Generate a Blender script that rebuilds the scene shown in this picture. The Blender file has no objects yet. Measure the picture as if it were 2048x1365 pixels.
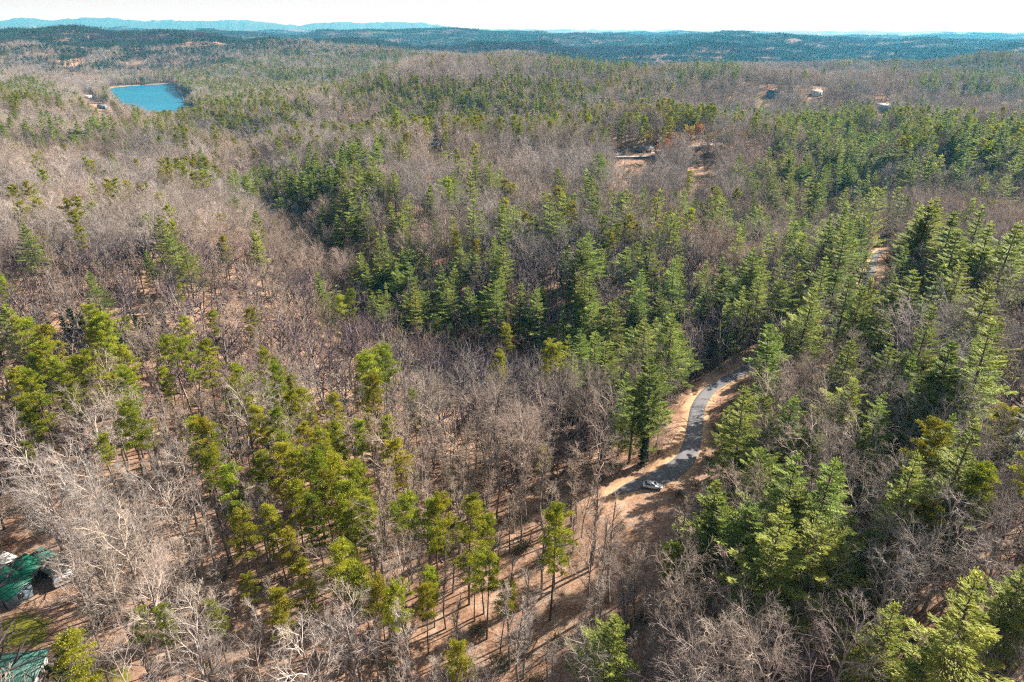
import bpy, math, random
import numpy as np
from mathutils import Matrix, Vector

R = math.radians
sc = bpy.context.scene
COL = sc.collection

# ------------------------------------------------------------------ camera
CZ = 110.0
PITCH, ROLL, FOC = 24.6, 0.26, 1365.33          # FOC in photo pixels (24 mm on 36 mm)
cam = bpy.data.cameras.new('camera'); cam.lens = 24; cam.sensor_width = 36
cam.clip_start = 1.0; cam.clip_end = 120000
camo = bpy.data.objects.new('camera', cam); COL.objects.link(camo)
CM = Matrix.Rotation(R(90 - PITCH), 4, 'X') @ Matrix.Rotation(R(ROLL), 4, 'Z')
camo.matrix_world = Matrix.Translation((0, 0, CZ)) @ CM
sc.camera = camo
RIGHT = np.array(CM.col[0][:3]); UP = np.array(CM.col[1][:3]); FWD = -np.array(CM.col[2][:3])

# ------------------------------------------------------------------ sky, sun, exposure
SUN_EL, SUN_AZ = 38.0, 62.0                      # azimuth clockwise from +Y (the view direction)
w = bpy.data.worlds.new('World'); sc.world = w; w.use_nodes = True
nt = w.node_tree; nt.nodes.clear()
sky = nt.nodes.new('ShaderNodeTexSky'); sky.sky_type = 'NISHITA'; sky.sun_disc = False
sky.sun_elevation = R(SUN_EL); sky.sun_rotation = R(SUN_AZ); sky.air_density = 1.0; sky.dust_density = 4.0
bg = nt.nodes.new('ShaderNodeBackground'); bg.inputs[1].default_value = 0.05
wo = nt.nodes.new('ShaderNodeOutputWorld')
# pale bright band of air low over the horizon
tcw = nt.nodes.new('ShaderNodeTexCoord'); sxz = nt.nodes.new('ShaderNodeSeparateXYZ'); nt.links.new(tcw.outputs['Generated'], sxz.inputs[0])
mrw = nt.nodes.new('ShaderNodeMapRange'); mrw.interpolation_type = 'SMOOTHSTEP'; mrw.inputs[1].default_value = 0.0; mrw.inputs[2].default_value = 0.22; mrw.inputs[3].default_value = 1; mrw.inputs[4].default_value = 0
nt.links.new(sxz.outputs[2], mrw.inputs[0])
mlr = nt.nodes.new('ShaderNodeMapRange'); mlr.inputs[1].default_value = -0.55; mlr.inputs[2].default_value = 0.1; nt.links.new(sxz.outputs[0], mlr.inputs[0])
mcw = nt.nodes.new('ShaderNodeMix'); mcw.data_type = 'RGBA'; mcw.inputs[6].default_value = (6.6, 5.7, 5.0, 1); mcw.inputs[7].default_value = (7.4, 6.1, 5.8, 1); nt.links.new(mlr.outputs[0], mcw.inputs[0])
mxw = nt.nodes.new('ShaderNodeMix'); mxw.data_type = 'RGBA'; nt.links.new(mrw.outputs[0], mxw.inputs[0]); nt.links.new(sky.outputs[0], mxw.inputs[6]); nt.links.new(mcw.outputs[2], mxw.inputs[7])
nt.links.new(mxw.outputs[2], bg.inputs[0]); nt.links.new(bg.outputs[0], wo.inputs[0])
sl = bpy.data.lights.new('sun', 'SUN'); sl.energy = 5.0; sl.angle = R(0.5); sl.color = (1, 0.94, 0.86)
so = bpy.data.objects.new('sun', sl); COL.objects.link(so)
ce = math.cos(R(SUN_EL))
SD = Vector((ce * math.sin(R(SUN_AZ)), ce * math.cos(R(SUN_AZ)), math.sin(R(SUN_EL))))
so.rotation_euler = SD.to_track_quat('Z', 'Y').to_euler()
so.location = (0, 0, 200)
vs = sc.view_settings; vs.view_transform = 'Standard'; vs.look = 'None'; vs.exposure = 1.5; vs.gamma = 1
sc.cycles.max_bounces = 5; sc.cycles.diffuse_bounces = 1; sc.cycles.glossy_bounces = 2
sc.cycles.transmission_bounces = 3; sc.cycles.volume_bounces = 0; sc.cycles.transparent_max_bounces = 8
sc.cycles.use_denoising = False; sc.cycles.use_adaptive_sampling = False
sc.cycles.pixel_filter_type = 'BLACKMAN_HARRIS'; sc.cycles.filter_width = 1.2

# ------------------------------------------------------------------ projection helpers
def proj(P):
    v = np.atleast_2d(P) - np.array((0, 0, CZ))
    z = v @ FWD; z = np.where(z > 1, z, 1e-3)
    return np.stack((1024 + FOC * (v @ RIGHT) / z, 682.5 - FOC * (v @ UP) / z, z), 1)

def ray(px, py):
    d = FWD + RIGHT * (px - 1024) / FOC - UP * (py - 682.5) / FOC
    return d / np.linalg.norm(d)

def _hash(i, j, s):
    n = (i.astype(np.int64) * 374761393 + j.astype(np.int64) * 668265263 + s * 1274126177) & 0xffffffff
    n = ((n ^ (n >> 13)) * 1274126177) & 0xffffffff
    n = n ^ (n >> 16)
    return (n & 0xffff) / 65535.0

def vn(x, y, s=0):
    i = np.floor(x); j = np.floor(y); fx = x - i; fy = y - j
    fx = fx * fx * (3 - 2 * fx); fy = fy * fy * (3 - 2 * fy)
    a = _hash(i, j, s); b = _hash(i + 1, j, s); c = _hash(i, j + 1, s); d = _hash(i + 1, j + 1, s)
    return (a * (1 - fx) + b * fx) * (1 - fy) + (c * (1 - fx) + d * fx) * fy - 0.5

def smooth(a, b, x):
    t = np.clip((x - a) / (b - a), 0, 1)
    return t * t * (3 - 2 * t)

def pl_dist(x, y, pts):
    best = np.full(np.shape(x), 1e9); tb = np.zeros(np.shape(x))
    for k in range(len(pts) - 1):
        a, b = pts[k], pts[k + 1]
        ax, ay = a[0], a[1]; dx, dy = b[0] - ax, b[1] - ay
        t = np.clip(((x - ax) * dx + (y - ay) * dy) / (dx * dx + dy * dy + 1e-9), 0, 1)
        d = np.hypot(x - ax - t * dx, y - ay - t * dy)
        m = d < best
        best = np.where(m, d, best); tb = np.where(m, k + t, tb)
    return best, tb

def flat(px, py, z):
    d = ray(px, py); t = (z - CZ) / d[2]
    return (d[0] * t, d[1] * t)

# ------------------------------------------------------------------ terrain
VAL1 = [flat(*p, -20) for p in [(490, 300), (515, 400), (570, 490), (655, 590), (780, 680), (950, 745), (1150, 810), (1260, 800), (1330, 780), (1410, 728), (1500, 640), (1590, 540), (1660, 440), (1720, 360)]]
LAKE_Z = -42.0
LAKE = [flat(*p, LAKE_Z) for p in [(210, 183), (222, 176), (262, 172), (300, 170), (350, 167), (352, 180), (372, 194), (392, 200), (388, 215), (350, 232), (330, 262), (270, 262), (240, 225)]]

def in_poly(x, y, poly):
    x = np.asarray(x, float); y = np.asarray(y, float)
    c = np.zeros(x.shape, bool); n = len(poly); j = n - 1
    for i in range(n):
        xi, yi = poly[i]; xj, yj = poly[j]
        m = ((yi > y) != (yj > y)) & (x < (xj - xi) * (y - yi) / (yj - yi + 1e-12) + xi)
        c ^= m; j = i
    return c

def G(x, y, px, dist, sx, sy, amp, rot=0):
    cx = (px - 1024) / FOC * dist * 0.93
    dx, dy = x - cx, y - dist
    c, s = math.cos(rot), math.sin(rot)
    u, v = dx * c + dy * s, -dx * s + dy * c
    return amp * np.exp(-(u / sx) ** 2 - (v / sy) ** 2)

def h0(x, y):
    x = np.asarray(x, float); y = np.asarray(y, float)
    r = np.hypot(x, y)
    d, _ = pl_dist(x, y, VAL1)
    h = -17 * np.exp(-(d / 32) ** 2) - 13 * np.exp(-(d / 95) ** 2)
    h += 8 * vn(x / 75, y / 75, 1) + 2.2 * vn(x / 23, y / 23, 2) + 0.8 * vn(x / 8, y / 8, 3)
    h += G(x, y, 1980, 230, 85, 150, 24) + G(x, y, 2250, 130, 70, 110, 16) + G(x, y, 230, 300, 130, 120, 16) + G(x, y, 900, 150, 110, 60, 5) + G(x, y, 760, 430, 48, 90, 15, .25)
    h += G(x, y, 1100, 640, 260, 80, 20) + G(x, y, 1900, 540, 260, 110, 22)
    far = smooth(500, 1200, r)
    h += G(x, y, 820, 1120, 400, 120, 30, -0.1) + G(x, y, 950, 830, 500, 90, -16) + G(x, y, 800, 1650, 800, 260, -40)
    h += G(x, y, 110, 980, 260, 190, 20, 0.5) + G(x, y, 1750, 1250, 520, 280, 14) + G(x, y, 1800, 2300, 900, 420, -42)
    h += G(x, y, 30, 3000, 1300, 480, 66) + G(x, y, 280, 3050, 420, 330, 22)
    h += G(x, y, 1000, 3300, 1100, 260, 42) + G(x, y, 700, 2500, 500, 200, 20)
    h += G(x, y, 1250, 5200, 900, 300, 45) + G(x, y, 1750, 4300, 1200, 380, 38) + G(x, y, 600, 5600, 1300, 400, 48)
    f2 = smooth(1500, 3500, r)
    h += far * (72 * vn(x / 420, y / 300, 5) + 40 * vn(x / 190, y / 160, 6)) + smooth(380, 600, r) * 22 * vn(x / 140, y / 110, 16)
    # the cut between the hills through which the lake shows
    yy = np.maximum(y, 50.0); pxl = 1024 + FOC * x / (yy * 0.95)
    row = np.interp(pxl, [205, 215, 280, 300, 392, 404], [150, 178, 220, 229, 226, 150]); lim = CZ - yy * np.tan(np.radians(PITCH) + np.arctan((row - 682.5) / FOC)) - 22
    inc = (pxl > 206) & (pxl < 403) & (r > 450) & (r < 2300)
    h = np.where(inc, np.minimum(h, lim), h) - 6 * f2
    h += f2 * (75 * vn(x / 1500, y / 900, 7) + 62 * vn(x / 600, y / 420, 8)) + 34 * smooth(7000, 16000, r)
    # lake basin
    inside = in_poly(x, y, LAKE); dl, _ = pl_dist(x, y, LAKE + [LAKE[0]])
    dl = np.where(inside, -dl, dl)
    near_l = np.exp(-(np.maximum(dl, 0) / 240.0) ** 2)
    h = h * (1 - near_l) + (LAKE_Z + 0.8 + 0.10 * np.clip(dl, 0, 300)) * near_l
    h = np.where(dl < 0, LAKE_Z - np.minimum(8, 0.3 - dl * 0.15), h)
    return h

def hit(px, py, off=0.0, f=None, far=16000):
    f = f or h
    d = ray(px, py)
    t = np.exp(np.linspace(math.log(60), math.log(far), 5000))
    X = d[0] * t; Y = d[1] * t; Z = CZ + d[2] * t
    g = Z - (f(X, Y) + off)
    k = np.argmax(g < 0)
    if g[k] >= 0: k = len(t) - 1
    k = max(k, 1)
    a = g[k - 1] / (g[k - 1] - g[k] + 1e-9)
    tt = t[k - 1] + (t[k] - t[k - 1]) * a
    return float(d[0] * tt), float(d[1] * tt)

ROADPX = [(1225, 992), (1262, 976), (1310, 958), (1345, 940), (1372, 915), (1386, 880), (1391, 845), (1398, 812), (1418, 785), (1450, 763), (1485, 742), (1530, 712), (1590, 680), (1640, 655), (1680, 618), (1712, 585), (1737, 550), (1752, 522), (1780, 503), (1815, 493)]
def smooth_line(P, n=6):
    P = np.array(P, float); out = []
    for i in range(len(P) - 1):
        p0 = P[max(i - 1, 0)]; p1 = P[i]; p2 = P[i + 1]; p3 = P[min(i + 2, len(P) - 1)]
        for k in range(n):
            t = k / n
            out.append(0.5 * ((2 * p1) + (-p0 + p2) * t + (2 * p0 - 5 * p1 + 4 * p2 - p3) * t * t + (-p0 + 3 * p1 - 3 * p2 + p3) * t ** 3))
    out.append(P[-1]); return np.array(out)
RW = smooth_line([hit(*p, f=h0) for p in ROADPX], 5)
rz = h0(RW[:, 0], RW[:, 1]); k = np.ones(15) / 15
rz = np.convolve(np.pad(rz, 7, mode='edge'), k, 'valid')
ROAD2PX = [(960, 352), (1010, 344), (1060, 335), (1120, 325), (1160, 318), (1200, 315), (1250, 314), (1310, 311), (1360, 300), (1420, 290), (1500, 288)]
RW2 = smooth_line([hit(*p, f=h0) for p in ROAD2PX], 4)
rz2 = h0(RW2[:, 0], RW2[:, 1]); rz2 = np.convolve(np.pad(rz2, 7, mode='edge'), k, 'valid') + 1.5

def h(x, y):
    z = h0(x, y)
    x = np.asarray(x, float); y = np.asarray(y, float)
    for W_, Z_, a, b in ((RW, rz, 4.5, 15), (RW2, rz2, 5, 16)):
        sel = (x > W_[:, 0].min() - 20) & (x < W_[:, 0].max() + 20) & (y > W_[:, 1].min() - 20) & (y < W_[:, 1].max() + 20)
        if sel.any():
            d, t = pl_dist(x, y, W_[::2] if len(W_) % 2 else W_)
            tt = t * (2 if len(W_) % 2 else 1)
            zr = np.interp(tt, np.arange(len(W_)), Z_)
            m = smooth(b, a, d) if False else 1 - smooth(a, b, d)
            z = np.where(sel, z * (1 - m) + zr * m, z)
    return z

# ------------------------------------------------------------------ materials
def mat(name, col, col2=None, scale=1.0, rough=0.8, rnd=0.0, hue=0.0, transl=0.0, coord='Object', detail=3, metal=0.0, spec=0.3, bump=0.0, bscale=8.0, stand=0.0):
    m = bpy.data.materials.new(name); m.use_nodes = True
    t = m.node_tree; N = t.nodes; L = t.links; b = N['Principled BSDF']; out = N['Material Output']
    b.inputs['Roughness'].default_value = rough; b.inputs['Metallic'].default_value = metal
    b.inputs['Specular IOR Level'].default_value = spec
    tc = N.new('ShaderNodeTexCoord')
    mix = N.new('ShaderNodeMix'); mix.data_type = 'RGBA'
    mix.inputs[6].default_value = (*col, 1); mix.inputs[7].default_value = (*(col2 or [c * 0.7 for c in col]), 1)
    nz = N.new('ShaderNodeTexNoise'); nz.inputs['Scale'].default_value = scale; nz.inputs['Detail'].default_value = detail
    L.new(tc.outputs[coord], nz.inputs['Vector'])
    mr = N.new('ShaderNodeMapRange'); mr.inputs[1].default_value = 0.35; mr.inputs[2].default_value = 0.65
    L.new(nz.outputs[0], mr.inputs[0]); L.new(mr.outputs[0], mix.inputs[0])
    c = mix.outputs[2]
    if rnd or hue:
        oi = N.new('ShaderNodeObjectInfo'); hs = N.new('ShaderNodeHueSaturation')
        a = N.new('ShaderNodeMapRange'); a.inputs[3].default_value = 1 - rnd; a.inputs[4].default_value = 1 + rnd
        L.new(oi.outputs['Random'], a.inputs[0]); L.new(a.outputs[0], hs.inputs['Value'])
        wn = N.new('ShaderNodeTexWhiteNoise'); wn.noise_dimensions = '1D'; L.new(oi.outputs['Random'], wn.inputs['W'])
        a2 = N.new('ShaderNodeMapRange'); a2.inputs[3].default_value = 0.5 - hue; a2.inputs[4].default_value = 0.5 + hue
        L.new(wn.outputs[0], a2.inputs[0]); L.new(a2.outputs[0], hs.inputs['Hue'])
        L.new(c, hs.inputs['Color']); c = hs.outputs[0]
    if stand:   # whole stands of trees differ a little in tone
        ge = N.new('ShaderNodeNewGeometry'); ns = N.new('ShaderNodeTexNoise'); ns.inputs['Scale'].default_value = 0.012; ns.inputs['Detail'].default_value = 3
        L.new(ge.outputs['Position'], ns.inputs['Vector']); a3 = N.new('ShaderNodeMapRange'); a3.inputs[1].default_value = .36; a3.inputs[2].default_value = .64; a3.inputs[3].default_value = 1 - stand; a3.inputs[4].default_value = 1 + stand
        L.new(ns.outputs[0], a3.inputs[0]); h2 = N.new('ShaderNodeHueSaturation'); L.new(a3.outputs[0], h2.inputs['Value']); L.new(c, h2.inputs['Color']); c = h2.outputs[0]
        a4 = N.new('ShaderNodeMapRange'); a4.inputs[1].default_value = .4; a4.inputs[2].default_value = .6; a4.inputs[3].default_value = .7; a4.inputs[4].default_value = 1.35; L.new(ns.outputs['Color'], a4.inputs[0]); L.new(a4.outputs[0], h2.inputs['Saturation'])
    L.new(c, b.inputs['Base Color'])
    if bump:
        nb = N.new('ShaderNodeTexNoise'); nb.inputs['Scale'].default_value = bscale; nb.inputs['Detail'].default_value = 4
        L.new(tc.outputs[coord], nb.inputs['Vector'])
        bp = N.new('ShaderNodeBump'); bp.inputs['Strength'].default_value = bump; bp.inputs['Distance'].default_value = 0.3
        L.new(nb.outputs[0], bp.inputs['Height']); L.new(bp.outputs[0], b.inputs['Normal'])
    if transl:
        tr = N.new('ShaderNodeBsdfTranslucent'); ms = N.new('ShaderNodeMixShader'); ms.inputs[0].default_value = transl
        L.new(c, tr.inputs[0]); L.new(b.outputs[0], ms.inputs[1]); L.new(tr.outputs[0], ms.inputs[2])
        L.new(ms.outputs[0], out.inputs[0])
    return m

M = {}
M['twig'] = mat('grey_twigs', (0.44, 0.37, 0.315), (0.25, 0.20, 0.165), 0.35, 0.85, rnd=0.3, hue=0.012, stand=.15)
M['bark'] = mat('grey_bark', (0.30, 0.26, 0.225), (0.17, 0.14, 0.115), 1.2, 0.9, rnd=0.3)
M['pbark'] = mat('pine_bark', (0.16, 0.12, 0.095), (0.085, 0.06, 0.048), 1.5, 0.9, rnd=0.2)
M['needY'] = mat('pine_needles', (0.38, 0.37, 0.018), (0.17, 0.20, 0.015), 0.45, 0.6, rnd=0.3, hue=0.03, transl=0.42)
M['needW'] = mat('soft_needles', (0.36, 0.41, 0.075), (0.17, 0.23, 0.042), 0.45, 0.6, rnd=0.2, hue=0.02, transl=0.45)
M['needD'] = mat('dark_needles', (0.045, 0.075, 0.022), (0.022, 0.045, 0.015), 0.5, 0.6, rnd=0.2, hue=0.02, transl=0.25)
M['leafO'] = mat('autumn_leaves', (0.70, 0.34, 0.07), (0.60, 0.20, 0.05), 0.8, 0.7, rnd=0.2, hue=0.03, transl=0.35)
M['leafG'] = mat('yellow_leaves', (0.65, 0.52, 0.05), (0.55, 0.36, 0.05), 0.8, 0.7, rnd=0.2, hue=0.02, transl=0.35)
M['leafN'] = mat('fresh_leaves', (0.20, 0.24, 0.06), (0.12, 0.16, 0.04), 0.8, 0.7, rnd=0.2, hue=0.02, transl=0.35)
M['brush'] = mat('brown_brush', (0.26, 0.17, 0.12), (0.15, 0.10, 0.07), 1.0, 0.9, rnd=0.35, hue=0.02)
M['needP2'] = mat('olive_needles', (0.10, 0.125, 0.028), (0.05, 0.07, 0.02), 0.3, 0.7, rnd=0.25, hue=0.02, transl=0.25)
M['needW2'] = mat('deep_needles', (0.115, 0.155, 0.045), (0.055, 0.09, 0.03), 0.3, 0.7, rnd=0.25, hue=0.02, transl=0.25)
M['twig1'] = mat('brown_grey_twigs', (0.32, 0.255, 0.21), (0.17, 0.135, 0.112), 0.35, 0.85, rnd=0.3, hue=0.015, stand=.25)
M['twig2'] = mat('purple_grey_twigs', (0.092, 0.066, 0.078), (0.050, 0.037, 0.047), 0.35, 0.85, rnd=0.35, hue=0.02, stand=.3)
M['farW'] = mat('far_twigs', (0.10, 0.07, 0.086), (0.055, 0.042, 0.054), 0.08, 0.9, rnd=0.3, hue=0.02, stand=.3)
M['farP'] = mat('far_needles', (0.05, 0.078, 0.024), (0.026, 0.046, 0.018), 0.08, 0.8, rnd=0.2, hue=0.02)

# ------------------------------------------------------------------ mesh helpers
class Buf:
    def __init__(s): s.v = []; s.f = []; s.m = []; s.n = 0
    def add(s, V, F, mi=0):
        V = np.asarray(V, np.float32).reshape(-1, 3); F = np.asarray(F, np.int64)
        s.v.append(V); s.f.append(F + s.n); s.m.append(np.full(len(F), mi)); s.n += len(V)
    def tubes(s, segs, n=4, mi=0):
        if not len(segs): return
        S = np.array(segs, float); p0 = S[:, 0:3]; p1 = S[:, 3:6]; r0 = S[:, 6]; r1 = S[:, 7]
        d = p1 - p0; d /= np.linalg.norm(d, axis=1)[:, None] + 1e-9
        a = np.where(np.abs(d[:, 2:3]) < 0.9, np.array([[0, 0, 1.]]), np.array([[1., 0, 0]]))
        u = np.cross(d, a); u /= np.linalg.norm(u, axis=1)[:, None]; v = np.cross(d, u)
        an = np.arange(n) * 2 * math.pi / n
        ring = u[:, None, :] * np.cos(an)[None, :, None] + v[:, None, :] * np.sin(an)[None, :, None]
        A = p0[:, None] + ring * r0[:, None, None]; B = p1[:, None] + ring * r1[:, None, None]
        V = np.concatenate((A, B), 1).reshape(-1, 3)
        base = np.arange(len(S))[:, None] * 2 * n; i = np.arange(n)[None]; j = (i + 1) % n
        F = np.stack((base + i, base + j, base + n + j, base + n + i), -1).reshape(-1, 4)
        s.add(V, F, mi)
    def cards(s, C, U, W, mi=0):
        V = np.stack((C - U, C - W, C + U, C + W), 1).reshape(-1, 3)
        F = np.arange(len(C))[:, None] * 4 + np.arange(4)[None]
        s.add(V, F, mi)
    def mesh(s, name, mats):
        me = bpy.data.meshes.new(name)
        V = np.concatenate(s.v); n = len(V)
        quads = [f for f in s.f if f.shape[1] == 4]; 
        me.vertices.add(n); me.vertices.foreach_set('co', V.ravel().astype(np.float32))
        cnt = np.concatenate([np.full(len(f), f.shape[1]) for f in s.f]); loops = np.concatenate([f.ravel() for f in s.f])
        me.loops.add(len(loops)); me.loops.foreach_set('vertex_index', loops.astype(np.int32))
        me.polygons.add(len(cnt)); st = np.concatenate(([0], np.cumsum(cnt)[:-1])).astype(np.int32)
        me.polygons.foreach_set('loop_start', st)
        me.polygons.foreach_set('material_index', np.concatenate(s.m).astype(np.int32))
        for m_ in mats: me.materials.append(m_)
        me.update(calc_edges=True); return me

def nrm(v):
    l = math.sqrt(v[0] ** 2 + v[1] ** 2 + v[2] ** 2) + 1e-9
    return (v[0] / l, v[1] / l, v[2] / l)

def grow(rg, out, p, d, L, r, lvl, spec):
    """one branch with its children; out[lvl] collects its segments"""
    nseg, wob, up, kids, kl, spread, start = spec[lvl]
    pts = [(p, d, r)]; q = p
    for i in range(nseg):
        d = nrm((d[0] + rg.gauss(0, wob), d[1] + rg.gauss(0, wob), d[2] + rg.gauss(0, wob) + up))
        st = L / nseg
        q2 = (q[0] + d[0] * st, q[1] + d[1] * st, q[2] + d[2] * st)
        r2 = r * (1 - 0.72 * (i + 1) / nseg)
        out[lvl].append((*q, *q2, pts[-1][2], r2)); q = q2; pts.append((q, d, r2))
    if lvl + 1 >= len(spec): return
    for k in range(kids):
        t = start + (1 - start) * ((k + rg.random()) / kids)
        f = t * nseg; i = min(int(f), nseg - 1); f -= i
        a = pts[i]; b = pts[i + 1]
        c = tuple(a[0][m] + (b[0][m] - a[0][m]) * f for m in range(3)); rr = a[2] + (b[2] - a[2]) * f
        th = k * 2.4 + rg.random() * 1.2
        dd = b[1]
        # perpendicular
        ref = (0, 0, 1) if abs(dd[2]) < 0.9 else (1, 0, 0)
        ux = nrm((dd[1] * ref[2] - dd[2] * ref[1], dd[2] * ref[0] - dd[0] * ref[2], dd[0] * ref[1] - dd[1] * ref[0]))
        vx = (dd[1] * ux[2] - dd[2] * ux[1], dd[2] * ux[0] - dd[0] * ux[2], dd[0] * ux[1] - dd[1] * ux[0])
        sp = spread * (0.75 + 0.5 * rg.random()); cs, sn = math.cos(sp), math.sin(sp)
        nd = nrm(tuple(dd[m] * cs + (ux[m] * math.cos(th) + vx[m] * math.sin(th)) * sn for m in range(3)))
        grow(rg, out, c, nd, L * kl * (0.7 + 0.6 * rg.random()) * (1.15 - 0.55 * t), min(rr * 0.75, r * 0.6), lvl + 1, spec)

def bare_tree(seed, H, lod=0, wide=1.0, leaves=None, lmat=None):
    rg = random.Random(seed); out = [[] for _ in range(5)]
    #       nseg wob  up  kids kl  spread start
    if lod == 0:
        spec = [(7, .05, .04, 11, .46 * wide, .72 * wide, .34), (4, .12, .07, 7, .50, .62, .25), (3, .16, .05, 5, .52, .65, .2), (2, .2, .04, 4, .62, .6, .15), (1, .2, .04, 0, 0, 0, 0)]
    elif lod == 1:
        spec = [(5, .05, .04, 9, .46 * wide, .72 * wide, .34), (3, .12, .07, 6, .52, .62, .25), (2, .16, .05, 5, .6, .65, .15), (1, .2, .04, 0, 0, 0, 0)]
    else:
        spec = [(3, .05, .04, 7, .46 * wide, .75 * wide, .36), (2, .12, .07, 5, .6, .65, .2), (1, .16, .05, 0, 0, 0, 0)]
    grow(rg, out, (0, 0, -0.5), nrm((rg.gauss(0, .04), rg.gauss(0, .04), 1)), H * 0.88, H * 0.0125, 0, spec)
    thick = {0: [1, 1, 1, 1, 1.0], 1: [1.1, 1.2, 1.4, 1.6, 1], 2: [1.3, 1.8, 3.2, 1, 1]}[lod]
    minr = {0: [0.04, .022, .015, .011, .009], 1: [.05, .035, .026, .024, .02], 2: [.09, .06, .06, .05, .05]}[lod]
    res = []
    for l, S in enumerate(out):
        S = [(*a[:6], max(a[6] * thick[l], minr[l]), max(a[7] * thick[l], minr[l] * 0.6)) for a in S]
        res.append(S)
    return res

def tips(res, lvls):
    P = [s[3:6] for l in lvls for s in res[l]]
    return np.array(P)

def rand_cards(rng, P, per, spread, size, aspect=0.5):
    C = np.repeat(P, per, 0) + rng.normal(0, spread, (len(P) * per, 3))
    U = rng.normal(0, 1, C.shape); U /= np.linalg.norm(U, axis=1)[:, None]
    W = np.cross(U, rng.normal(0, 1, C.shape)); W /= np.linalg.norm(W, axis=1)[:, None] + 1e-6
    s = size * rng.uniform(0.6, 1.3, (len(C), 1))
    return C, U * s, W * s * aspect

def white_pine(seed, H, Rr, lod=0, start=0.18, dens=1.0):
    rng = np.random.default_rng(seed); T = []; B = []; CC = []; UU = []; WW = []
    lean = rng.normal(0, 0.012, 2)
    ntr = 8
    tp = lambda z: np.array((lean[0] * z, lean[1] * z, z))
    a0, a1, am = rng.uniform(0, 6.28), rng.uniform(0, 6.28), rng.uniform(.08, .32); gapz = rng.uniform(.3, .8); pw = rng.uniform(.55, 1.0)
    for i in range(ntr):
        a, b = i / ntr * H, (i + 1) / ntr * H
        T.append((*(tp(a) - (0, 0, 0.5 if i == 0 else 0)), *tp(b), H * 0.012 * (1 - i / ntr) + .03, H * 0.012 * (1 - (i + 1) / ntr) + .02))
    nw = {0: 17, 1: 12, 2: 8}[lod]; nb = {0: 6, 1: 5, 2: 4}[lod]; nc = {0: 190, 1: 60, 2: 15}[lod]; cs = {0: .155, 1: .31, 2: .8}[lod]
    for k in range(nw):
        t = start + (1 - start) * (max(0.0, k + rng.uniform(-.25, .25)) / nw) ** 0.9
        t = min(max(t, start), 0.985)
        u = max(0.0, (t - start) / (1 - start))
        prof = (1 - u) ** pw * (0.62 + 0.38 * min(1, u / 0.25)) + 0.05
        ph = rng.uniform(0, 6.28)
        for j in range(nb):
            if u < 0.25 and rng.random() < 0.25: continue
            L = Rr * prof * rng.uniform(0.55, 1.25); az = ph + j * 6.283 / nb + rng.normal(0, .25)
            L *= 1 + am * math.cos(az - a0) + .15 * math.cos(2 * az - a1); L *= .6 if abs(u - gapz) < .05 else 1
            el = -0.05 + 0.75 * u ** 1.5 + rng.normal(0, .08)
            dh = np.array((math.cos(az), math.sin(az), 0)); sd = np.array((-math.sin(az), math.cos(az), 0))
            p0 = tp(t * H); d = dh * math.cos(el) + np.array((0, 0, math.sin(el)))
            mid = p0 + d * L * .6; tip = p0 + d * L + np.array((0, 0, 0.10 * L))
            B.append((*p0, *mid, .05 + .006 * L, .035)); B.append((*mid, *tip, .035, .015))
            n = max(4, int(nc * dens * (L / Rr) ** 0.8 * 1.3))
            s = 1 - rng.random(n) ** 1.25 * 0.78
            wd = (0.34 * L * (1.12 - s)) + 0.18
            off = rng.uniform(-1, 1, n)
            C = p0 + d[None] * (s * L)[:, None] + sd[None] * (off * wd)[:, None]
            C[:, 2] += 0.10 * L * s * s + rng.normal(0, .03 * L + .05, n) * .5 - 0.05 * np.abs(off) * wd
            U = d[None] * 1.0 + sd[None] * (off * 1.1)[:, None] + rng.normal(0, .35, (n, 3)); U[:, 2] += .25
            U /= np.linalg.norm(U, axis=1)[:, None]
            W = np.cross(U, rng.normal(0, .5, (n, 3)) + np.array((0, 0, 1.))); W /= np.linalg.norm(W, axis=1)[:, None] + 1e-6
            z = cs * rng.uniform(.7, 1.4, (n, 1)) * (1.0 if lod else 1.1)
            CC.append(C); UU.append(U * z * 1.35); WW.append(W * z * 0.34)
    # leader tuft
    n = {0: 40, 1: 16, 2: 6}[lod]
    C = tp(H * .985) + rng.normal(0, (.25, .25, .5), (n, 3)); U = rng.normal(0, .4, (n, 3)) + np.array((0, 0, 1.)); U /= np.linalg.norm(U, axis=1)[:, None]
    W = np.cross(U, rng.normal(0, 1, (n, 3))); W /= np.linalg.norm(W, axis=1)[:, None]
    CC.append(C); UU.append(U * cs * 1.3); WW.append(W * cs * .5)
    return T, B, np.concatenate(CC), np.concatenate(UU), np.concatenate(WW)

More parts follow.
